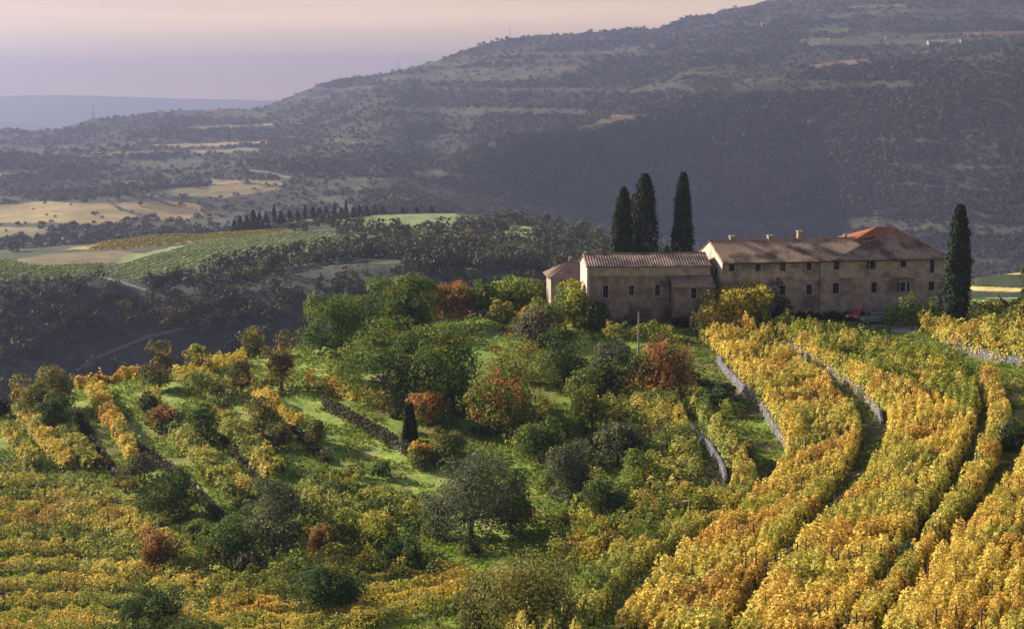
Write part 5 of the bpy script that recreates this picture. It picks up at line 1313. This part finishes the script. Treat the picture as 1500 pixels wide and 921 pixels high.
# masts on the skyline
for px, top, base, lab in ((747, 38, 58, 'thin lattice radio mast on the long mountain skyline'), (583, 82, 97, 'small radio mast lower down the mountain skyline'), (137, 152, 172, 'faint power pylon on the far left ridge')):
    g = ground(px, base + 3, 4000, 5400); k = g[1] / FPX; h_ = (base - top + 3) * k
    m = MB()
    for sx_, sy_ in ((-1, -1), (1, -1), (1, 1), (-1, 1)): m.tube([(sx_ * 2.2, sy_ * 2.2, -3), (sx_ * .7, sy_ * .7, h_ * .7), (0, 0, h_)], [.45, .4, .35], 4)
    for q in (.2, .4, .6): s_ = 2.2 * (1 - q); m.tube([(-s_, -s_, h_ * q), (s_, s_, h_ * (q + .1))], [.3, .3], 4); m.tube([(s_, -s_, h_ * q), (-s_, s_, h_ * (q + .1))], [.3, .3], 4)
    o = m.build('radio_mast', plain_mat('mast_metal', (.2, .19, .2), .6, .4), None); o.location = [float(v) for v in g]; tag(o, lab, 'mast')
HAZE_D=1.1e-4; HAZE_TOP=450; EXPO=1.52; HAZE_C=(.075, .20, .57); MIE_D=.36e-4; MIE_C=(.95, .74, .52); SKY_LOW=(2.2, 1.35, .55); SKY_TOP=(.92, .68, .43)
# ------------------------------------------------------------------ light, sky, air
SUN_EL, SUN_AZ = 22.0, 303.0      # azimuth clockwise from +y
sd = Vector((math.sin(R(SUN_AZ)) * math.cos(R(SUN_EL)), math.cos(R(SUN_AZ)) * math.cos(R(SUN_EL)), math.sin(R(SUN_EL))))
ld = bpy.data.lights.new('sun', 'SUN'); ld.energy = 5.0; ld.angle = R(.6); ld.color = (1, .86, .68)
lo = bpy.data.objects.new('sun', ld); COL.objects.link(lo); lo.rotation_euler = sd.to_track_quat('Z', 'Y').to_euler(); lo.location = (-200, 200, 300)
W = bpy.data.worlds.new('World'); S.world = W; W.use_nodes = True
nt = W.node_tree; nt.nodes.clear(); L = nt.links.new
out = nt.nodes.new('ShaderNodeOutputWorld'); bg = nt.nodes.new('ShaderNodeBackground'); bg.inputs[1].default_value = .05
sky = nt.nodes.new('ShaderNodeTexSky'); sky.sky_type = 'NISHITA'; sky.sun_disc = False
sky.sun_elevation = R(SUN_EL); sky.sun_rotation = R(SUN_AZ); sky.air_density = 1.0; sky.dust_density = 2.0; sky.ozone_density = 1.0
tc = N(nt, 'TexCoord'); mp = N(nt, 'Mapping'); mp.inputs['Scale'].default_value = (1.0, 1.0, 16.0); L(tc.outputs['Generated'], mp.inputs[0])
sx = nt.nodes.new('ShaderNodeSeparateXYZ'); L(tc.outputs['Generated'], sx.inputs[0])
rg = N(nt, 'ValToRGB'); e = rg.color_ramp.elements; e[0].position = 0.0; e[0].color = (SKY_LOW[0], SKY_LOW[1], SKY_LOW[2], 1); e[1].position = .2; e[1].color = (SKY_TOP[0], SKY_TOP[1], SKY_TOP[2], 1)
mz = N(nt, 'Math', _operation='MULTIPLY'); mz.inputs[1].default_value = 3.0; L(sx.outputs[2], mz.inputs[0]); L(mz.outputs[0], rg.inputs[0])
n1 = N(nt, 'TexNoise', Scale=2.2, Detail=5.0, Roughness=.55, Distortion=.4); L(mp.outputs[0], n1.inputs['Vector'])
r1 = N(nt, 'MapRange'); r1.inputs[1].default_value = .35; r1.inputs[2].default_value = .65; r1.inputs[3].default_value = .82; r1.inputs[4].default_value = 1.12; L(n1.outputs[0], r1.inputs[0])
cm = N(nt, 'VectorMath', _operation='SCALE'); L(rg.outputs[0], cm.inputs[0]); L(r1.outputs[0], cm.inputs[3])
sc_ = N(nt, 'VectorMath', _operation='SCALE'); sc_.inputs[3].default_value = 10.0; L(cm.outputs[0], sc_.inputs[0])
mr = N(nt, 'MapRange'); mr.inputs[1].default_value = .075; mr.inputs[2].default_value = .16; mr.inputs[3].default_value = .92; mr.inputs[4].default_value = .03; L(sx.outputs[2], mr.inputs[0])
mx = N(nt, 'Mix', _data_type='RGBA'); L(mr.outputs[0], mx.inputs[0])
L(sky.outputs[0], mx.inputs[6]); L(sc_.outputs[0], mx.inputs[7]); L(mx.outputs[2], bg.inputs[0]); L(bg.outputs[0], out.inputs[0])

hz = bpy.data.materials.new('haze'); hz.use_nodes = True; nt = hz.node_tree; nt.nodes.clear()
out = nt.nodes.new('ShaderNodeOutputMaterial'); pv = nt.nodes.new('ShaderNodeVolumePrincipled')
pv.inputs['Color'].default_value = (*HAZE_C, 1); pv.inputs['Density'].default_value = HAZE_D; pv.inputs['Anisotropy'].default_value = .2
pm = nt.nodes.new('ShaderNodeVolumePrincipled'); pm.inputs['Color'].default_value = (*MIE_C, 1); pm.inputs['Density'].default_value = MIE_D; pm.inputs['Anisotropy'].default_value = .85
ad = nt.nodes.new('ShaderNodeAddShader'); nt.links.new(pv.outputs[0], ad.inputs[0]); nt.links.new(pm.outputs[0], ad.inputs[1])
nt.links.new(ad.outputs[0], out.inputs['Volume'])
mb = MB(); mb.box(-15800, 15800, -400, 20600, -420, HAZE_TOP); tag(mb.build('haze', hz), kind='stuff')

S.view_settings.view_transform = 'Standard'; S.view_settings.look = 'None'; S.view_settings.gamma = 1; S.view_settings.use_curve_mapping = False
S.view_settings.exposure = EXPO
S.render.engine = 'CYCLES'
cy = S.cycles
cy.max_bounces = 4; cy.diffuse_bounces = 1; cy.glossy_bounces = 1; cy.transmission_bounces = 3; cy.volume_bounces = 0; cy.transparent_max_bounces = 4
cy.use_denoising = True
try: cy.denoiser = 'OPENIMAGEDENOISE'; cy.denoising_input_passes = 'RGB_ALBEDO_NORMAL'
except Exception: pass
cy.caustics_reflective = False; cy.caustics_refractive = False
cy.use_adaptive_sampling = True; cy.adaptive_threshold = .02
cy.sample_clamp_indirect = 4
